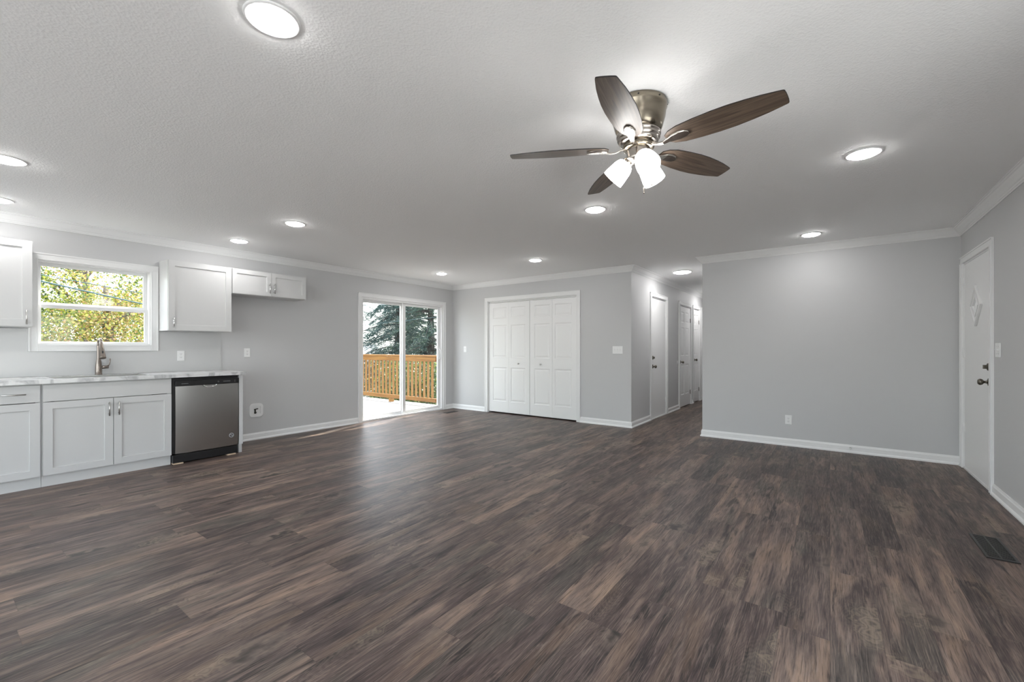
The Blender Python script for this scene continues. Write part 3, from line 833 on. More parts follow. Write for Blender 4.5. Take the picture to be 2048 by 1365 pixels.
dk = shaker(0.003, 0.457, 0.004, 0.304, st=0.052).build('door', M['cabinet'], u3); bar_handle(dk, 0.430, 0.100, 0.128, True, m=M['chrome'])
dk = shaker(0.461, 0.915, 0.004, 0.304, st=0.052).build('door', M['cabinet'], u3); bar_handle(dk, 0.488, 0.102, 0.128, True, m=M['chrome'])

# worktop with sink cut-out
mb = MB(); x0, x1 = XL + 0.001, -5.492; y0, y1 = 0.16, 2.262; hx0, hx1, hy0, hy1 = -6.03, -5.60, 0.72, 1.40
mb.box(x0, x1, y0, hy0, 0.907, 0.942); mb.box(x0, x1, hy1, y1, 0.907, 0.942)
mb.box(x0, hx0, hy0, hy1, 0.907, 0.942); mb.box(hx1, x1, hy0, hy1, 0.907, 0.942)
tag(mb.build('worktop', M['quartz']), 'white quartz worktop with grey veins over the base cabinets', 'countertop')
mb = MB(); mb.box(XL + 0.001, XL + 0.009, 0.16, 2.238, 0.942, 1.405 + 0.0)
bs = MB()
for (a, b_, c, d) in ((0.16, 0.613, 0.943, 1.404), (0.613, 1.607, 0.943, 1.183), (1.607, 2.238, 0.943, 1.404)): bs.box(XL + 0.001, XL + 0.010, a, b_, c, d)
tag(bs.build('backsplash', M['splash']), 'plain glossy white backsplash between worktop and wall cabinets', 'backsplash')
# sink
mb = MB(); sx0, sx1, sy0, sy1 = hx0 + 0.001, hx1 - 0.001, hy0 + 0.001, hy1 - 0.001; zt, zb = 0.938, 0.72; tk = 0.003
mb.box(sx0, sx1, sy0, sy1, zb, zb + tk)
mb.box(sx0, sx0 + tk, sy0, sy1, zb, zt); mb.box(sx1 - tk, sx1, sy0, sy1, zb, zt)
mb.box(sx0, sx1, sy0, sy0 + tk, zb, zt); mb.box(sx0, sx1, sy1 - tk, sy1, zb, zt)
tag(mb.build('sink', M['nickel']), 'undermount steel sink basin set into the worktop below the window', 'sink')

# faucet
fc = thing('faucet', 'brushed pull down kitchen faucet with side lever in front of the window', 'faucet', (-6.075, 1.096, 0.942), 90)
mb = MB(); mb.lathe([(0, 0), (0.030, 0), (0.030, 0.006), (0.027, 0.010), (0.0275, 0.05), (0.026, 0.09), (0.022, 0.13), (0.0165, 0.165), (0.0145, 0.20), (0.0140, 0.30)], 28, caps=False)
pts = [(0, 0, 0.29)] + [(0, -0.052 + 0.052 * math.cos(a), 0.315 + 0.052 * math.sin(a)) for a in [R(x) for x in range(0, 151, 15)]]
mb.tube(pts, 0.0135, 16)
mb.build('spout', M['faucet'], fc)
mb = MB()
e = Vector(pts[-1]); dn = Vector((0, -0.45, -1)).normalized()
mb.tube([e, e + dn * 0.03, e + dn * 0.10, e + dn * 0.175, e + dn * 0.185], [0.0145, 0.016, 0.020, 0.026, 0.026], 20)
sh = mb.build('spray_head', M['faucet'], fc)
c = e + dn * 0.130 + Vector((0, -0.022, 0.006))
mb = MB(); mb.box(-0.007, 0.007, c.y - 0.004, c.y + 0.006, c.z - 0.018, c.z + 0.018); mb.build('spray_button', M['black'], sh, 0.003)
mb = MB(); mb.tube([(0.02, 0, 0.075), (0.075, 0, 0.078)], [0.016, 0.017], 18)
mb.tube([(0.070, 0, 0.085), (0.082, 0, 0.105), (0.087, -0.004, 0.135), (0.086, -0.008, 0.165)], [0.008, 0.006, 0.005, 0.0055], 10)
mb.build('lever', M['faucet'], fc)

# ------------------------------------------------------------------ dishwasher
dw = thing('dishwasher', 'stainless steel dishwasher with black control strip under the worktop', 'dishwasher', (-5.530, 1.566, 0), 90)
W = 0.628
mb = MB(); mb.box(0.0, W, 0.022, 0.58, 0.105, 0.895); mb.build('body', M['black'], dw)
# convex door
mb = MB(); nx, nz = 24, 28; v = []; f = []
xa, xb, za, zb = 0.024, W - 0.004, 0.102, 0.812
for j in range(nz + 1):
    for i in range(nx + 1):
        s_ = i / nx * 2 - 1; t_ = j / nz * 2 - 1
        bul = 0.010 * (1 - s_ ** 2) + 0.007 * (1 - abs(t_) ** 2.2)
        v.append((xa + (xb - xa) * i / nx, -bul + 0.006, za + (zb - za) * j / nz))
for j in range(nz):
    for i in range(nx):
        a = j * (nx + 1) + i; f.append((a, a + 1, a + nx + 2, a + nx + 1))
mb.add(v, f, True)
k0 = len(v)
per = [j * (nx + 1) for j in range(nz + 1)]
def skirt(idx, flip):
    vs = [v[i] for i in idx] + [(v[i][0], 0.022, v[i][2]) for i in idx]; k = len(idx)
    fs = [(a, a + 1, k + a + 1, k + a) for a in range(k - 1)]
    if flip: fs = [q[::-1] for q in fs]
    mb.add(vs, fs)
skirt(per, False); skirt([j * (nx + 1) + nx for j in range(nz + 1)], True)
skirt(list(range(nx + 1)), True); skirt([nz * (nx + 1) + i for i in range(nx + 1)], False)
mb.build('door', M['steel_brushed'], dw)
mb = MB(); mb.box(xa, xb + 0.002, -0.006, 0.022, 0.815, 0.872)
cp = mb.build('control_panel', M['black'], dw, 0.003)
# pocket handle scoop
mb = MB(); cx_, hw_ = W * 0.535, 0.068; v = []; f = []; k = 18
for i in range(k + 1):
    a = math.pi * i / k
    v += [(cx_ - hw_ * math.cos(a), -0.013, 0.814 - 0.030 * math.sin(a)), (cx_ - hw_ * 0.86 * math.cos(a), 0.004, 0.814 - 0.020 * math.sin(a)), (cx_ - hw_ * 0.8 * math.cos(a), -0.016, 0.814 - 0.022 * math.sin(a))]
for i in range(k):
    a = i * 3; f += [(a, a + 3, a + 5, a + 2), (a + 2, a + 5, a + 4, a + 1)]
mb.add(v, f, True); mb.build('pocket_handle', M['chrome'], dw)
for q in range(7):
    mb = MB()
    if q == 0: mb.lathe([(0.007, 0), (0.007, 0.001), (0.005, 0.001), (0.005, 0)], 20, Matrix.Translation((W * 0.665, -0.006, 0.842)) @ Matrix.Rotation(R(90), 4, 'X'), caps=False)
    elif q <= 4: mb.lathe([(0.0068, 0), (0.0068, 0.001), (0.0052, 0.001), (0.0052, 0)], 20, Matrix.Translation((W * 0.725 + q * 0.0185, -0.006, 0.842)) @ Matrix.Rotation(R(90), 4, 'X'), caps=False)
    elif q == 5: mb.box(W * 0.93, W * 0.933, -0.0068, -0.006, 0.828, 0.856)
    else:
        for r_ in range(7): mb.box(0.075 + r_ * 0.009, 0.081 + r_ * 0.009, -0.0068, -0.006, 0.836, 0.841)
    mb.build(['indicator', 'button', 'button', 'button', 'button', 'indicator', 'lettering'][q], M['grey_mark'], cp)
T = Matrix.Translation((W * 0.875, -0.0065, 0.220)) @ Matrix.Rotation(R(90), 4, 'X')
mb = MB(); mb.lathe([(0.024, 0), (0.024, 0.0012), (0.020, 0.0012), (0.020, 0)], 28, T, caps=False)
mb.tube([T @ Vector((-0.014, 0.004, 0.001)), T @ Vector((-0.004, 0.008, 0.001)), T @ Vector((0.004, -0.006, 0.001)), T @ Vector((0.014, -0.002, 0.001))], 0.002, 6)
mb.build('round_sticker', mat('sticker_blue_grey', (0.55, 0.57, 0.62), 0.4), dw)
mb = MB(); mb.box(-0.004, 0.602, -0.022, 0.05, 0.014, 0.094); mb.build('kick_plate', M['black'], dw, 0.002)
for (a0, a1, lab) in ((0.0, 0.085, 'thin pale wood shim under the left end of the dishwasher'), (0.50, 0.585, 'thin pale wood shim under the right end of the dishwasher')):
    mb = MB(); mb.prism([(a0, -0.028), (a1, -0.028), (a1, 0.05), (a0, 0.05)], 0.0, 0.012)
    o = mb.build('wood_shim', M['shim']); o.location = (-5.530, 1.566, 0.0005); o.rotation_euler = (0, 0, R(90)); tag(o, lab, 'shim')

# ------------------------------------------------------------------ switches, outlets
def plate(name, label, cat, loc, face, gangs=1, kind_='outlet', w1=0.072, h=0.116):
    o = thing(name, label, cat, loc, FACE[face])
    wd = w1 + 0.046 * (gangs - 1)
    mb = MB(); mb.box(-wd / 2, wd / 2, -0.006, 0, -h / 2, h / 2)
    mb.build('cover_plate', M['plastic'], o, 0.003)
    for g in range(gangs):
        cx = (g - (gangs - 1) / 2) * 0.046
        if kind_ == 'outlet':
            for s_ in (-1, 1):
                mb = MB(); poly = [(cx + 0.0165 * math.cos(a) * 1.0, s_ * 0.0195 + 0.0135 * math.sin(a)) for a in [2 * math.pi * k / 20 for k in range(20)]]
                T = Matrix.Rotation(R(90), 4, 'X')
                mb.prism(poly, 0.006, 0.0085, T); soc = mb.build('socket', M['plastic'], o)
                mb = MB()
                for sx in (-0.0065, 0.0065): mb.box(cx + sx - 0.0012, cx + sx + 0.0012, -0.0088, -0.0084, s_ * 0.0195 - 0.001, s_ * 0.0195 + 0.007)
                mb.box(cx - 0.002, cx + 0.002, -0.0088, -0.0084, s_ * 0.0195 - 0.008, s_ * 0.0195 - 0.004)
                mb.build('slot', M['plastic_dark'], soc)
        elif kind_ == 'switch':
            mb = MB(); mb.box(cx - 0.005, cx + 0.005, -0.007, -0.005, -0.012, 0.012)
            mb.add([(cx - 0.004, -0.006, -0.005), (cx + 0.004, -0.006, -0.005), (cx + 0.004, -0.006, 0.008), (cx - 0.004, -0.006, 0.008), (cx - 0.004, -0.017, 0.006), (cx + 0.004, -0.017, 0.006), (cx + 0.004, -0.015, 0.011), (cx - 0.004, -0.015, 0.011)],
                   [(0, 1, 5, 4), (1, 2, 6, 5), (2, 3, 7, 6), (3, 0, 4, 7), (4, 5, 6, 7)])
            mb.build('toggle', M['plastic'], o)
        for s_ in (-1, 1):
            T = Matrix.Translation((cx, -0.006, s_ * (0.0 if kind_ == 'outlet' else 0.030))) @ Matrix.Rotation(R(90), 4, 'X')
            if kind_ == 'outlet' and s_ == 1: continue
            mb = MB(); mb.lathe([(0, 0), (0.003, 0), (0.0025, 0.001), (0, 0.0012)], 10, T, caps=False); mb.build('screw', M['nickel'], o)
    return o
plate('outlet', 'white outlet on the white backsplash under the large wall cabinet', 'outlet', (XL + 0.010, 1.817, 1.126), 'left', 1, 'outlet')
plate('outlet', 'white outlet on the grey wall just right of the worktop end', 'outlet', (XL, 2.538, 1.154), 'left', 1, 'outlet')
plate('light_switch', 'white single switch between the room corner and the closet doors', 'switch', (-5.823, YB, 1.19), 'far', 1, 'switch')
plate('light_switch', 'white triple switch plate right of the closet doors', 'switch', (-2.651, YB, 1.185), 'far', 3, 'switch')
plate('outlet', 'white outlet low on the blank grey wall', 'outlet', (-0.417, YB, 0.323), 'far', 1, 'outlet')
plate('light_switch', 'white switch plate beside the front door at the right edge', 'switch', (XR, 5.145, 1.20), 'right', 2, 'switch', 0.080)
plate('light_switch', 'tiny white switch beside the second hallway door', 'switch', (XH0, 8.86, 0.93), 'left', 1, 'switch', 0.05, 0.07)
plate('light_switch', 'white switch past the third hallway door by the wall corner', 'switch', (XH0, 10.745, 1.19), 'left', 1, 'switch', 0.060)

# water supply box
wbx = thing('water_supply_box', 'white recessed water box with dark valve low on the wall by the worktop', 'supply box', (XL, 2.650, 0.39), 90)
mb = MB()
def rrect(hw, hh, r, k=5):
    p = []
    for cx, cy, a0 in ((hw - r, hh - r, 0), (-hw + r, hh - r, 90), (-hw + r, -hh + r, 180), (hw - r, -hh + r, 270)):
        for i in range(k + 1):
            a = R(a0 + 90 * i / k); p.append((cx + r * math.cos(a), cy + r * math.sin(a)))
    return p
oo = rrect(0.086, 0.088, 0.045); ii = rrect(0.052, 0.050, 0.012); k = len(oo)
v = [(x, -0.010, z) for x, z in oo] + [(x, -0.010, z) for x, z in ii] + [(x, 0, z) for x, z in oo] + [(x, -0.002, z) for x, z in ii]
f = []
for i in range(k):
    j = (i + 1) % k
    f += [(i, j, k + j, k + i), (2 * k + i, 2 * k + j, j, i), (k + i, k + j, 3 * k + j, 3 * k + i)]
f.append(tuple(3 * k + i for i in range(k)))
mb.add(v, f); mb.build('box_trim', M['plastic'], wbx)
mb = MB()
mb.tube([(-0.015, -0.006, -0.044), (-0.015, -0.008, 0.005)], 0.010, 10); mb.tube([(-0.03, -0.012, 0.012), (0.018, -0.012, 0.018)], 0.007, 10)
mb.lathe([(0.014, 0), (0.014, 0.010), (0.010, 0.012)], 12, Matrix.Translation((-0.015, -0.008, -0.030)) @ Matrix.Rotation(R(90), 4, 'X'))
mb.build('valve', M['valve'], wbx)

# door stop on the far right baseboard
ds = thing('door_stop', 'small spring door stop on the baseboard of the blank wall', 'door stop', (0.19, YB - 0.014, 0.058), 0)
mb = MB(); mb.lathe([(0, 0), (0.010, 0), (0.008, 0.005), (0.005, 0.008), (0.005, 0.05), (0, 0.05)], 12, Matrix.Rotation(R(90), 4, 'X'), caps=False); mb.build('spring', M['nickel'], ds)
mb = MB(); mb.lathe([(0, 0.05), (0.008, 0.05), (0.008, 0.062), (0, 0.064)], 12, Matrix.Rotation(R(90), 4, 'X'), caps=False); mb.build('rubber_tip', M['plastic'], ds)

# floor vents
def vent(label, loc, w, d, rz=0, nsl=14, m=None):
    o = thing('floor_vent', label, 'vent', loc, rz)
    m = m or M['vent']
    mb = MB(); b_ = 0.014
    mb.box(-w / 2, w / 2, -d / 2, -d / 2 + b_, 0, 0.005); mb.box(-w / 2, w / 2, d / 2 - b_, d / 2, 0, 0.005)
    mb.box(-w / 2, -w / 2 + b_, -d / 2 + b_, d / 2 - b_, 0, 0.005); mb.box(w / 2 - b_, w / 2, -d / 2 + b_, d / 2 - b_, 0, 0.005)
    mb.build('vent_frame', m, o)
    mb = MB(); mb.box(-w / 2 + b_, w / 2 - b_, -d / 2 + b_, d / 2 - b_, 0.0002, 0.001); mb.build('duct_screen', M['plastic_dark'], o)
    mb = MB(); L = d - 2 * b_
    for i in range(nsl):
        y = -L / 2 + (i + 0.5) * L / nsl
        mb.box(-w / 2 + b_, w / 2 - b_, y - L / nsl * 0.28, y + L / nsl * 0.28, 0.001, 0.004)
    mb.box(-0.004, 0.004, -L / 2, L / 2, 0.001, 0.0045)
    mb.build('louvre', m, o)
    return o
vent('black rectangular floor vent near the right edge below the front door', (0.800, 3.862, 0.0005), 0.135, 0.40, 0, 20)
vent('small dark floor vent in the corner by the sliding glass door', (-5.78, 5.94, 0.0005), 0.10, 0.30, 0, 14)

# ------------------------------------------------------------------ recessed lights
def recessed(label, x, y, group='recessed lights in the ceiling'):
    o = thing('recessed_light', label, 'ceiling light', (x, y, ZC), 0, group)
    return o
mb = MB(); mb.lathe([(0.098, 0.0), (0.097, -0.004), (0.090, -0.007), (0.080, -0.005), (0.076, -0.002), (0.076, 0.0)], 48, caps=False)
mb2 = MB(); mb2.lathe([(0.0765, -0.002), (0.0755, -0.011), (0.069, -0.0145), (0.0, -0.016)], 32, caps=False)
lights = [(-1.705, 0.793, 'large recessed light at the top of the picture, nearest of all'),
          (-4.39, 0.344, 'recessed light cut by the left edge above the kitchen'),
          (-4.327, 2.23, 'recessed light above the short wall cabinet, the one further into the room'),
          (-5.549, 2.206, 'recessed light close to the kitchen wall above the wall cabinets'),
          (-5.259, 5.184, 'recessed light above the sliding glass door'),
          (-3.376, 5.172, 'recessed light in front of the closet doors'),
          (-1.703, 3.595, 'recessed light just below the fan blades'),
          (0.173, 3.574, 'bright recessed light right of the ceiling fan'),
          (-0.168, 5.785, 'recessed light close to the blank grey wall'),
          (-5.63, 0.391, 'recessed light by the kitchen wall, only its rim at the left edge')]
protoL = None
for i, (x, y, lab) in enumerate(lights):
    if protoL is None:
        protoL = recessed(lab, x, y)
        mb.build('trim_ring', M['plastic'], protoL); mb2.build('lens', M['led'], protoL)
    else:
        o = copy_tree(protoL); o.location = (x, y, ZC); o['label'] = lab
# lamps the picture does not reach (behind the viewer and further down the hall)
for (x, y, lab) in ((0.173, 0.79, 'added recessed light right above the viewer'), (-1.70, -1.6, 'added recessed light behind the viewer in the middle'), (-4.33, -1.5, 'added recessed light behind the viewer on the kitchen side')):  # extra lamps added out of view to brighten the room
    o = copy_tree(protoL); o.location = (x, y, ZC); o['label'] = lab
hl = thing('hall_light', 'round flush ceiling light at the mouth of the hallway', 'ceiling light', (-1.945, 7.35, ZC))
mb = MB(); mb.lathe([(0.150, 0.0), (0.150, -0.012), (0.140, -0.018), (0.135, -0.016)], 48, caps=False); mb.build('trim_ring', M['plastic'], hl)
mb = MB(); mb.lathe([(0.136, -0.014), (0.130, -0.022), (0.10, -0.030), (0.05, -0.034), (0.0, -0.035)], 40, caps=False); mb.build('lens', M['led_hall'], hl)
h2 = copy_tree(hl); h2.location = (-1.945, 10.3, ZC); h2['label'] = 'flush ceiling light further down the hallway, hidden by the wall corner'

# ------------------------------------------------------------------ ceiling fan
FX, FY, FZ = -0.794, 2.184, 2.244
fan = thing('ceiling_fan', 'five blade wooden ceiling fan with brushed metal housing and three lit shades', 'ceiling fan', (FX, FY, ZC))
dz0 = 0.0
zb_ = FZ - ZC                     # blade plane relative to ceiling (-0.221)
mb = MB(); mb.lathe([(0.138, 0), (0.140, -0.004), (0.140, -0.028), (0.136, -0.034), (0.132, -0.070), (0.118, -0.120), (0.106, -0.146), (0.0, -0.146)], 56, caps=False)
hs_ = mb.build('motor_housing', M['fan_metal'], fan)
for a in range(0, 360, 45):
    ca, sa = math.cos(R(a + 20)), math.sin(R(a + 20))
    T = Matrix.Translation((0.1405 * ca, 0.1405 * sa, -0.016)) @ Matrix.Rotation(R(a + 20), 4, 'Z') @ Matrix.Rotation(R(90), 4, 'Y')
    sc = MB(); sc.lathe([(0.004, 0), (0.004, 0.002), (0, 0.003)], 8, T); sc.build('screw', M['panel_dark'], hs_)
mb = MB(); mb.lathe([(0.104, -0.146), (0.110, -0.150), (0.110, -0.158), (0.102, -0.162), (0.106, -0.168), (0.106, -0.176), (0.097, -0.180), (0.100, -0.186), (0.098, -0.194), (0.086, -0.200), (0.0, -0.200)], 56, caps=False)
mb.build('ribbed_ring', M['fan_metal2'], fan)
mb = MB(); mb.lathe([(0.074, -0.200), (0.078, -0.206), (0.078, -0.222), (0.070, -0.228), (0.0, -0.228)], 48, caps=False)
mb.build('flywheel', M['fan_metal'], fan)
mb = MB(); mb.lathe([(0.058, -0.228), (0.060, -0.234), (0.058, -0.270), (0.060, -0.276), (0.050, -0.288), (0.030, -0.300), (0.012, -0.304), (0.0, -0.304)], 48, caps=False)
mb.build('switch_housing', M['fan_metal2'], fan)
# blades
def blade_outline():
    top = [(0.150, 0.024), (0.175, 0.046), (0.22, 0.062), (0.30, 0.0705), (0.38, 0.0745), (0.45, 0.0735), (0.52, 0.067), (0.58, 0.0585), (0.63, 0.0480), (0.650, 0.0435), (0.656, 0.0415)]
    tip = [(0.6595, 0.037), (0.6615, 0.020), (0.662, 0.0)]
    up = top + tip
    return up + [(x, -y) for x, y in up[::-1][1:]]
blade_mb = MB(); blade_mb.prism(blade_outline(), -0.0022, 0.0022)
edge_mb = MB()
ol = blade_outline(); k = len(ol)
v = [(x, y, -0.0024) for x, y in ol] + [(x, y, 0.0024) for x, y in ol] + [(x * 1.0 + (0.0014 if x > 0.2 else 0), y * 1.018, -0.0024) for x, y in ol] + [(x * 1.0 + (0.0014 if x > 0.2 else 0), y * 1.018, 0.0024) for x, y in ol]
f = []
for i in range(k):
    j = (i + 1) % k
    f += [(i, j, 2 * k + j, 2 * k + i)[::-1], (2 * k + i, 2 * k + j, 3 * k + j, 3 * k + i), (k + i, k + j, 3 * k + j, 3 * k + i)]
edge_mb.add(v, f)
iron_mb = MB()
def ribbon(mb, secs, th):
    v = []; f = []
    for (x, w_, z) in secs: v += [(x, -w_, z), (x, w_, z), (x, w_ * 0.8, z - th), (x, -w_ * 0.8, z - th)]
    for i in range(len(secs) - 1):
        for q in range(4):
            q2 = (q + 1) % 4; f.append((i * 4 + q, i * 4 + q2, i * 4 + 4 + q2, i * 4 + 4 + q))
    f += [(0, 3, 2, 1), tuple((len(secs) - 1) * 4 + q for q in range(4))]
    mb.add(v, f, False)
ribbon(iron_mb, [(0.055, 0.014, 0.004), (0.085, 0.012, 0.0), (0.110, 0.010, -0.010), (0.135, 0.011, -0.014), (0.160, 0.016, -0.008), (0.185, 0.026, -0.0045), (0.215, 0.030, -0.0035), (0.245, 0.024, -0.0032), (0.262, 0.010, -0.003)], 0.008)
bl0 = None
for kk in range(5):
    ang = 207.55 + 72 * kk
    hold = Matrix.Translation((0, 0, zb_)) @ Matrix.Rotation(R(ang), 4, 'Z') @ Matrix.Rotation(R(-12), 4, 'X')
    if bl0 is None:
        bl0 = blade_mb.build('blade', M['blade'], fan); ed0 = edge_mb.build('blade_edge', M['blade_edge'], bl0)
        ir0 = iron_mb.build('blade_iron', M['fan_metal2'], bl0, 0.002)
        bl = bl0
    else:
        bl = copy_tree(bl0, fan)
    bl.matrix_local = hold
    bl.location = (0, 0, zb_)
# light kit
rel = [-90 + 5, 30 + 5, 150 + 5]
for a in rel:
    wa = a + 36.2
    T0 = Matrix.Rotation(R(wa), 4, 'Z')
    arm = MB(); tilt = 45
    arm.tube([T0 @ Vector(p) for p in ((0.022, 0, -0.262), (0.034, 0, -0.266), (0.044, 0, -0.274), (0.050, 0, -0.281))], [0.013, 0.012, 0.013, 0.016], 14)
    ax = T0 @ Matrix.Translation((0.046, 0, -0.275)) @ Matrix.Rotation(R(-tilt), 4, 'Y')
    arm.lathe([(0.0, 0.004), (0.020, 0.002), (0.027, -0.006), (0.029, -0.022), (0.030, -0.028), (0.0, -0.028)], 28, ax, caps=False)
    ao = arm.build('lamp_arm', M['fan_metal2'], fan)
    shd = MB()
    shd.lathe([(0.030, -0.018), (0.038, -0.023), (0.045, -0.035), (0.050, -0.052), (0.053, -0.074), (0.056, -0.098), (0.0575, -0.122), (0.0, -0.119)], 36, ax, caps=False)
    shd.build('glass_shade', M['shade'], fan)
for (px_, py_, zl) in ((0.045, -0.045, -0.475), (0.060, 0.030, -0.415)):
    ch = MB(); ch.tube([(px_, py_, -0.285), (px_, py_, zl + 0.03)], 0.0012, 6)
    o = ch.build('pull_chain', M['fan_metal2'], fan)
    bd = MB(); bd.lathe([(0, 0.032), (0.003, 0.030), (0.004, 0.022), (0.003, 0.014), (0.0045, 0.008), (0.0035, 0.0), (0, -0.001)], 10, Matrix.Translation((px_, py_, zl)), caps=False)
    bd.build('chain_bead', M['fan_metal2'], o)

# ------------------------------------------------------------------ outdoors
mb = MB(); mb.box(-70, XL - WT - 0.02, -30, 70, -1.6, -1.5)
tag(mb.build('ground', M['ground']), 'shaded leafy ground below the deck', 'ground', kind='structure')
mb = MB(); mb.box(XR + WT + 0.02, 40, -30, 40, -0.4, -0.3); mb.box(XL - WT, XR + WT + 0.02, -30, YR - WT - 0.02, -0.4, -0.3)  # pale ground added out of view, bounces sunlight up to the ceiling
tag(mb.build('bounce_pavement', M['bounce_pavement']), 'pale concrete added outside the unseen windows to bounce light indoors', 'bounce_pavement', kind='structure')
# deck: boards run away from the house
mb = MB()
y = 2.6
while y < 6.58:
    mb.box(-10.9, XL - WT - 0.025, y, min(y + 0.138, 6.60), -0.055, -0.02); y += 0.144
mb.box(-10.9, XL - WT - 0.025, 6.602, 6.64, -0.26, -0.02); mb.box(-10.9, -10.86, 2.6, 6.60, -0.26, -0.055)
for xx in (-10.7, -8.6, -6.45):
    for yy in (2.75, 6.4): mb.box(xx, xx + 0.09, yy, yy + 0.09, -1.5, -0.06)
tag(mb.build('deck', M['deckwood']), 'sun bleached wooden deck outside the sliding glass door', 'deck', kind='structure')
rl = thing('deck_railing', 'golden pine deck railing with square balusters outside the glass door', 'railing', (-8.5, 6.45, -0.02))
xa, xb = -10.8 + 8.5, -6.66 + 8.5
mb = MB(); mb.box(xa, xb + 0.04, -0.07, 0.07, 1.045, 1.08); mb.build('top_rail', M['pine'], rl, 0.004)
mb = MB(); mb.box(xa, xb, -0.058, -0.020, 0.945, 1.043); mb.build('upper_rail', M['pine'], rl, 0.004)
mb = MB(); mb.box(xa, xb, -0.058, -0.020, 0.085, 0.170); mb.build('bottom_rail', M['pine'], rl, 0.004)
for px_ in (xa - 0.0, xb - 0.0):
    mb = MB(); mb.box(px_, px_ + 0.088, -0.018, 0.07, 0.0, 1.043); mb.build('post', M['pine_v'], rl, 0.004)
mb = MB(); mb.box(0.30, 0.39, -0.058, 0.03, 0.0, 0.084); mb.build('support_block', M['pine_v'], rl, 0.004)
b0_ = None; x = xa + 0.13
while x < xb - 0.03:
    if b0_ is None:
        mb = MB(); mb.box(-0.019, 0.019, -0.019, 0.019, 0.172, 1.040); b0_ = mb.build('baluster', M['pine_v'], rl, 0.003); b0_.location = (x, 0, 0)
    else:
        c_ = b0_.copy(); COL.objects.link(c_); c_.parent = rl; c_.location = (x, 0, 0)
    x += 0.1285

# leaves helper
def leaf_mesh(name, centers, size, material, parent=None, aspect=0.6, rng=None, droop=None, jit=0.5):
    n_ = len(centers)
    ax = rng.normal(size=(n_, 3)) if droop is None else droop + rng.normal(size=(n_, 3)) * jit
    ax /= np.linalg.norm(ax, axis=1)[:, None]
    o2 = rng.normal(size=(n_, 3)); bx = np.cross(ax, o2); bx /= np.linalg.norm(bx, axis=1)[:, None]
    s_ = (size * (0.6 + 0.8 * rng.random(n_)))[:, None]
    nn = np.cross(ax, bx)
    v = np.empty((n_, 6, 3))
    v[:, 0] = centers - ax * s_ * 0.5
    v[:, 1] = centers - ax * s_ * 0.12 + bx * s_ * aspect * 0.5 + nn * s_ * 0.08
    v[:, 2] = centers + ax * s_ * 0.22 + bx * s_ * aspect * 0.38 + nn * s_ * 0.06
    v[:, 3] = centers + ax * s_ * 0.5
    v[:, 4] = centers + ax * s_ * 0.22 - bx * s_ * aspect * 0.38 + nn * s_ * 0.06
    v[:, 5] = centers - ax * s_ * 0.12 - bx * s_ * aspect * 0.5 + nn * s_ * 0.08
    me = bpy.data.meshes.new(name)
    me.vertices.add(n_ * 6); me.vertices.foreach_set('co', v.reshape(-1))
    idx = np.arange(n_ * 6).reshape(n_, 6)
    me.loops.add(n_ * 6); me.loops.foreach_set('vertex_index', idx.reshape(-1))
    me.polygons.add(n_); me.polygons.foreach_set('loop_start', np.arange(n_) * 6); me.polygons.foreach_set('loop_total', np.full(n_, 6))
    me.update(calc_edges=True); me.materials.append(material)
    o = bpy.data.objects.new(name, me); COL.objects.link(o)
    if parent is not None: o.parent = parent
    return o

def leafy_tree(label, x, y, h, rad, zlow, nclump, nleaf, size, material, seed, ground=-1.5):
    rng = np.random.default_rng(seed)
    tr = thing('leafy_tree', label, 'tree', (x, y, ground), 0, 'autumn trees outside the kitchen window')
    mb = MB(); mb.tube([(0, 0, -0.0), (0.08, 0.05, h * 0.3), (-0.1, 0.1, h * 0.6), (0.05, 0, h * 0.95)], [0.22, 0.17, 0.11, 0.04], 10)
    cl = []
    for i in range(nclump):
        a = rng.random() * 2 * math.pi; rr = rad * math.sqrt(rng.random()); zz = zlow - ground + (h - zlow + ground) * rng.random()
        c = np.array([rr * math.cos(a), rr * math.sin(a), zz]); cl.append(c)
        if i % 4 == 0:
            z0 = max(0.5, zz - rr * 0.6)
            mb.tube([(0, 0, min(z0, h * .9)), tuple(c * [0.5, 0.5, 1] + [0, 0, -0.15]), tuple(c)], [0.06, 0.035, 0.012], 6)
    tk = mb.build('trunk', M['bark'], tr)
    cl = np.array(cl)
    pick = rng.integers(0, nclump, nleaf)
    cen = cl[pick] + rng.normal(size=(nleaf, 3)) * [0.30, 0.30, 0.22]
    leaf_mesh('foliage', cen, size, material, tr, 0.75, rng)
    return tr
leafy_tree('yellow green autumn tree filling the left part of the kitchen window view', -13.4, 0.3, 8.0, 1.7, 0.6, 110, 70000, 0.042, M['leaf_gold'], 1)
leafy_tree('autumn tree with pale gold leaves filling the right part of the kitchen window view', -14.7, 4.2, 8.2, 1.9, 0.3, 120, 76000, 0.042, M['leaf_gold'], 2)
leafy_tree('orange tinted tree low in the middle of the kitchen window view', -12.2, 2.3, 4.2, 0.8, 0.2, 34, 12000, 0.042, M['leaf_orange'], 3)
leafy_tree('darker green tree standing behind the gold ones in the kitchen window view', -21.0, 3.4, 7.4, 3.0, -0.5, 70, 12000, 0.10, M['leaf_green'], 4)

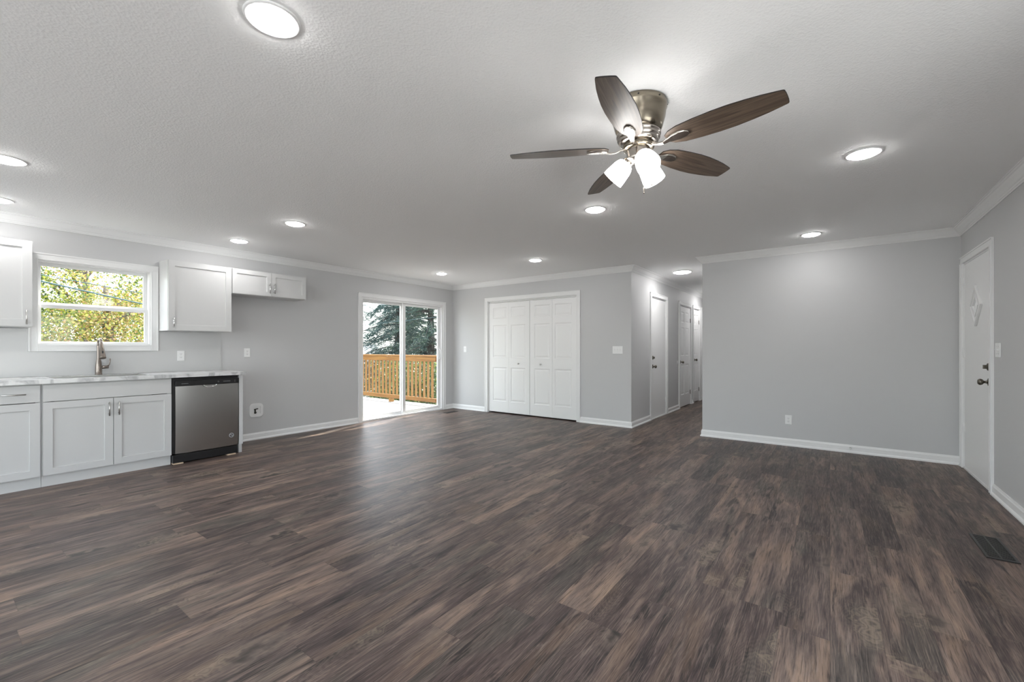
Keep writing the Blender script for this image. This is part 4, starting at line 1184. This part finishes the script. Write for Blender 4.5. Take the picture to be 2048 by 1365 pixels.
def conifer(label, x, y, h, rad, nw, material, seed, ground=-1.5, sky_gap=0.0):
    rng = np.random.default_rng(seed)
    tr = thing('evergreen_tree', label, 'tree', (x, y, ground), 0, 'dark evergreens beyond the deck railing')
    mb = MB(); mb.tube([(0, 0, 0), (0.03, 0, h * 0.5), (0, 0, h)], [0.24, 0.14, 0.02], 10)
    cs = []; dr = []
    for i in range(nw):
        t_ = (i + rng.random()) / nw; z = 0.5 + t_ * (h - 0.7); L = rad * (1 - t_) ** 0.75 * (0.75 + 0.5 * rng.random()) + 0.15
        a = rng.random() * 2 * math.pi; d = np.array([math.cos(a), math.sin(a), 0])
        pts = [np.array([0, 0, z]) + d * L * s_ + np.array([0, 0, 0.10 * L * s_ - 0.38 * L * s_ * s_]) for s_ in (0, 0.33, 0.66, 1.0)]
        if i % 2 == 0: mb.tube([tuple(p_) for p_ in pts], [0.035, 0.024, 0.014, 0.006], 5)
        n_ = int(150 + 230 * L / rad)
        s_ = 0.12 + 0.88 * rng.random(n_) ** 0.7
        side = rng.normal(size=n_) * 0.16 * L * (1.15 - s_)
        pd = np.array([-d[1], d[0], 0])
        c = np.array([0, 0, z]) + s_[:, None] * d * L + np.array([0, 0, 1]) * (0.10 * L * s_ - 0.38 * L * s_ ** 2 - 0.06 * rng.random(n_))[:, None] + side[:, None] * pd
        c[:, 2] -= np.abs(rng.normal(size=n_)) * 0.07
        cs.append(c); dr.append(np.tile(d, (n_, 1)) * 0.8 + np.sign(side)[:, None] * pd * 0.6 + [0, 0, -0.35])
    mb.build('trunk', M['bark_dark'], tr)
    leaf_mesh('foliage', np.concatenate(cs), 0.11, material, tr, 0.15, rng, np.concatenate(dr), 0.35)
    return tr
conifer('big blue green evergreen seen through the left pane of the glass door', -17.1, 13.9, 9.0, 2.5, 280, M['needles'], 11)
conifer('dark evergreen with sky gaps seen through the right pane of the glass door', -14.4, 13.5, 8.0, 2.3, 210, M['needles2'], 12)
conifer('evergreen filling in behind the meeting stile of the glass door', -24.2, 20.6, 11.0, 3.6, 260, M['needles2'], 13)
conifer('distant pale evergreen at the left edge of the glass door view', -46.0, 31.5, 13.0, 4.5, 200, M['needles'], 14)

# shrubs behind the railing
for i, (sx, sy, rx, nl, mt, lab) in enumerate(((-11.0, 8.9, 0.75, 9000, 'leaf_green', 'green shrub behind the left end of the deck railing'), (-9.2, 8.3, 0.75, 10000, 'leaf_green', 'leafy shrub behind the middle of the deck railing'), (-7.4, 8.6, 0.75, 10000, 'leaf_green', 'yellow green shrub behind the right end of the deck railing'))):
    rng = np.random.default_rng(40 + i)
    sb_ = thing('shrub', lab, 'shrub', (sx, sy, -1.5), 0, 'shrubs behind the deck railing')
    mb = MB()
    for q in range(7):
        a = rng.random() * 6.28; mb.tube([(0, 0, 0), (0.25 * math.cos(a), 0.25 * math.sin(a), 1.0), (0.6 * math.cos(a), 0.5 * math.sin(a), 2.0)], [0.03, 0.02, 0.008], 6)
    mb.build('stems', M['bark'], sb_)
    cen = rng.normal(size=(nl, 3)) * [rx * 0.55, 0.35, 0.62] + [0, 0, 1.35]
    cen[:, 2] = np.clip(cen[:, 2], 0.05, 2.42 - 0.2 * rng.random(nl))
    leaf_mesh('foliage', cen, 0.055, M[mt], sb_, 0.6, rng)

# neighbour's house
hs = thing('neighbour_house', 'low neighbouring house with a pale grey roof beyond the deck', 'house', (-40.5, 24.5, -1.5), 25)
mb = MB(); mb.box(-4, 4.4, -3, 3, -1.5, 1.4); mb.build('house_wall', M['house_wall'], hs)
mb = MB(); mb.add([(-4.4, -3.5, 1.2), (4.8, -3.5, 1.2), (4.8, 3.5, 1.2), (-4.4, 3.5, 1.2), (-4.4, 0, 3.0), (4.8, 0, 3.0), (-4.4, -3.5, 1.35), (4.8, -3.5, 1.35), (4.8, 3.5, 1.35), (-4.4, 3.5, 1.35)],
       [(0, 3, 2, 1), (6, 7, 5, 4), (8, 9, 4, 5), (0, 1, 7, 6), (2, 3, 9, 8), (0, 6, 4, 9, 3), (1, 2, 8, 5, 7)])
mb.build('roof', M['roof'], hs)

# power lines
def wire(label, a, b_, sag, r, m):
    a = Vector(a); b_ = Vector(b_); pts = []
    for i in range(25):
        t_ = i / 24; p = a.lerp(b_, t_); p.z -= sag * 4 * t_ * (1 - t_); pts.append(p)
    mb = MB(); mb.tube(pts, r, 6); o = mb.build('power_line', m); tag(o, label, 'power line', 'overhead wires outside'); return o
wire('lower thick overhead wire crossing the kitchen window view', (-10.8, -8.0, 4.25), (-10.8, 7.4, 1.08), 0.0, 0.014, M['wire'])
wire('upper thin overhead wire crossing the kitchen window view', (-10.9, -8.0, 3.72), (-10.9, 7.4, 1.64), 0.0, 0.008, M['wire'])
wire('pale overhead wire crossing high behind the glass door', (-40.0, 10.0, 4.2), (-3.312, 10.0, 2.27), 0.0, 0.012, M['wire_light'])
wire('lower overhead wire rising to the right behind the glass door', (-40.0, 9.6, 1.1), (-3.312, 9.6, 2.42), 0.0, 0.008, M['wire'])
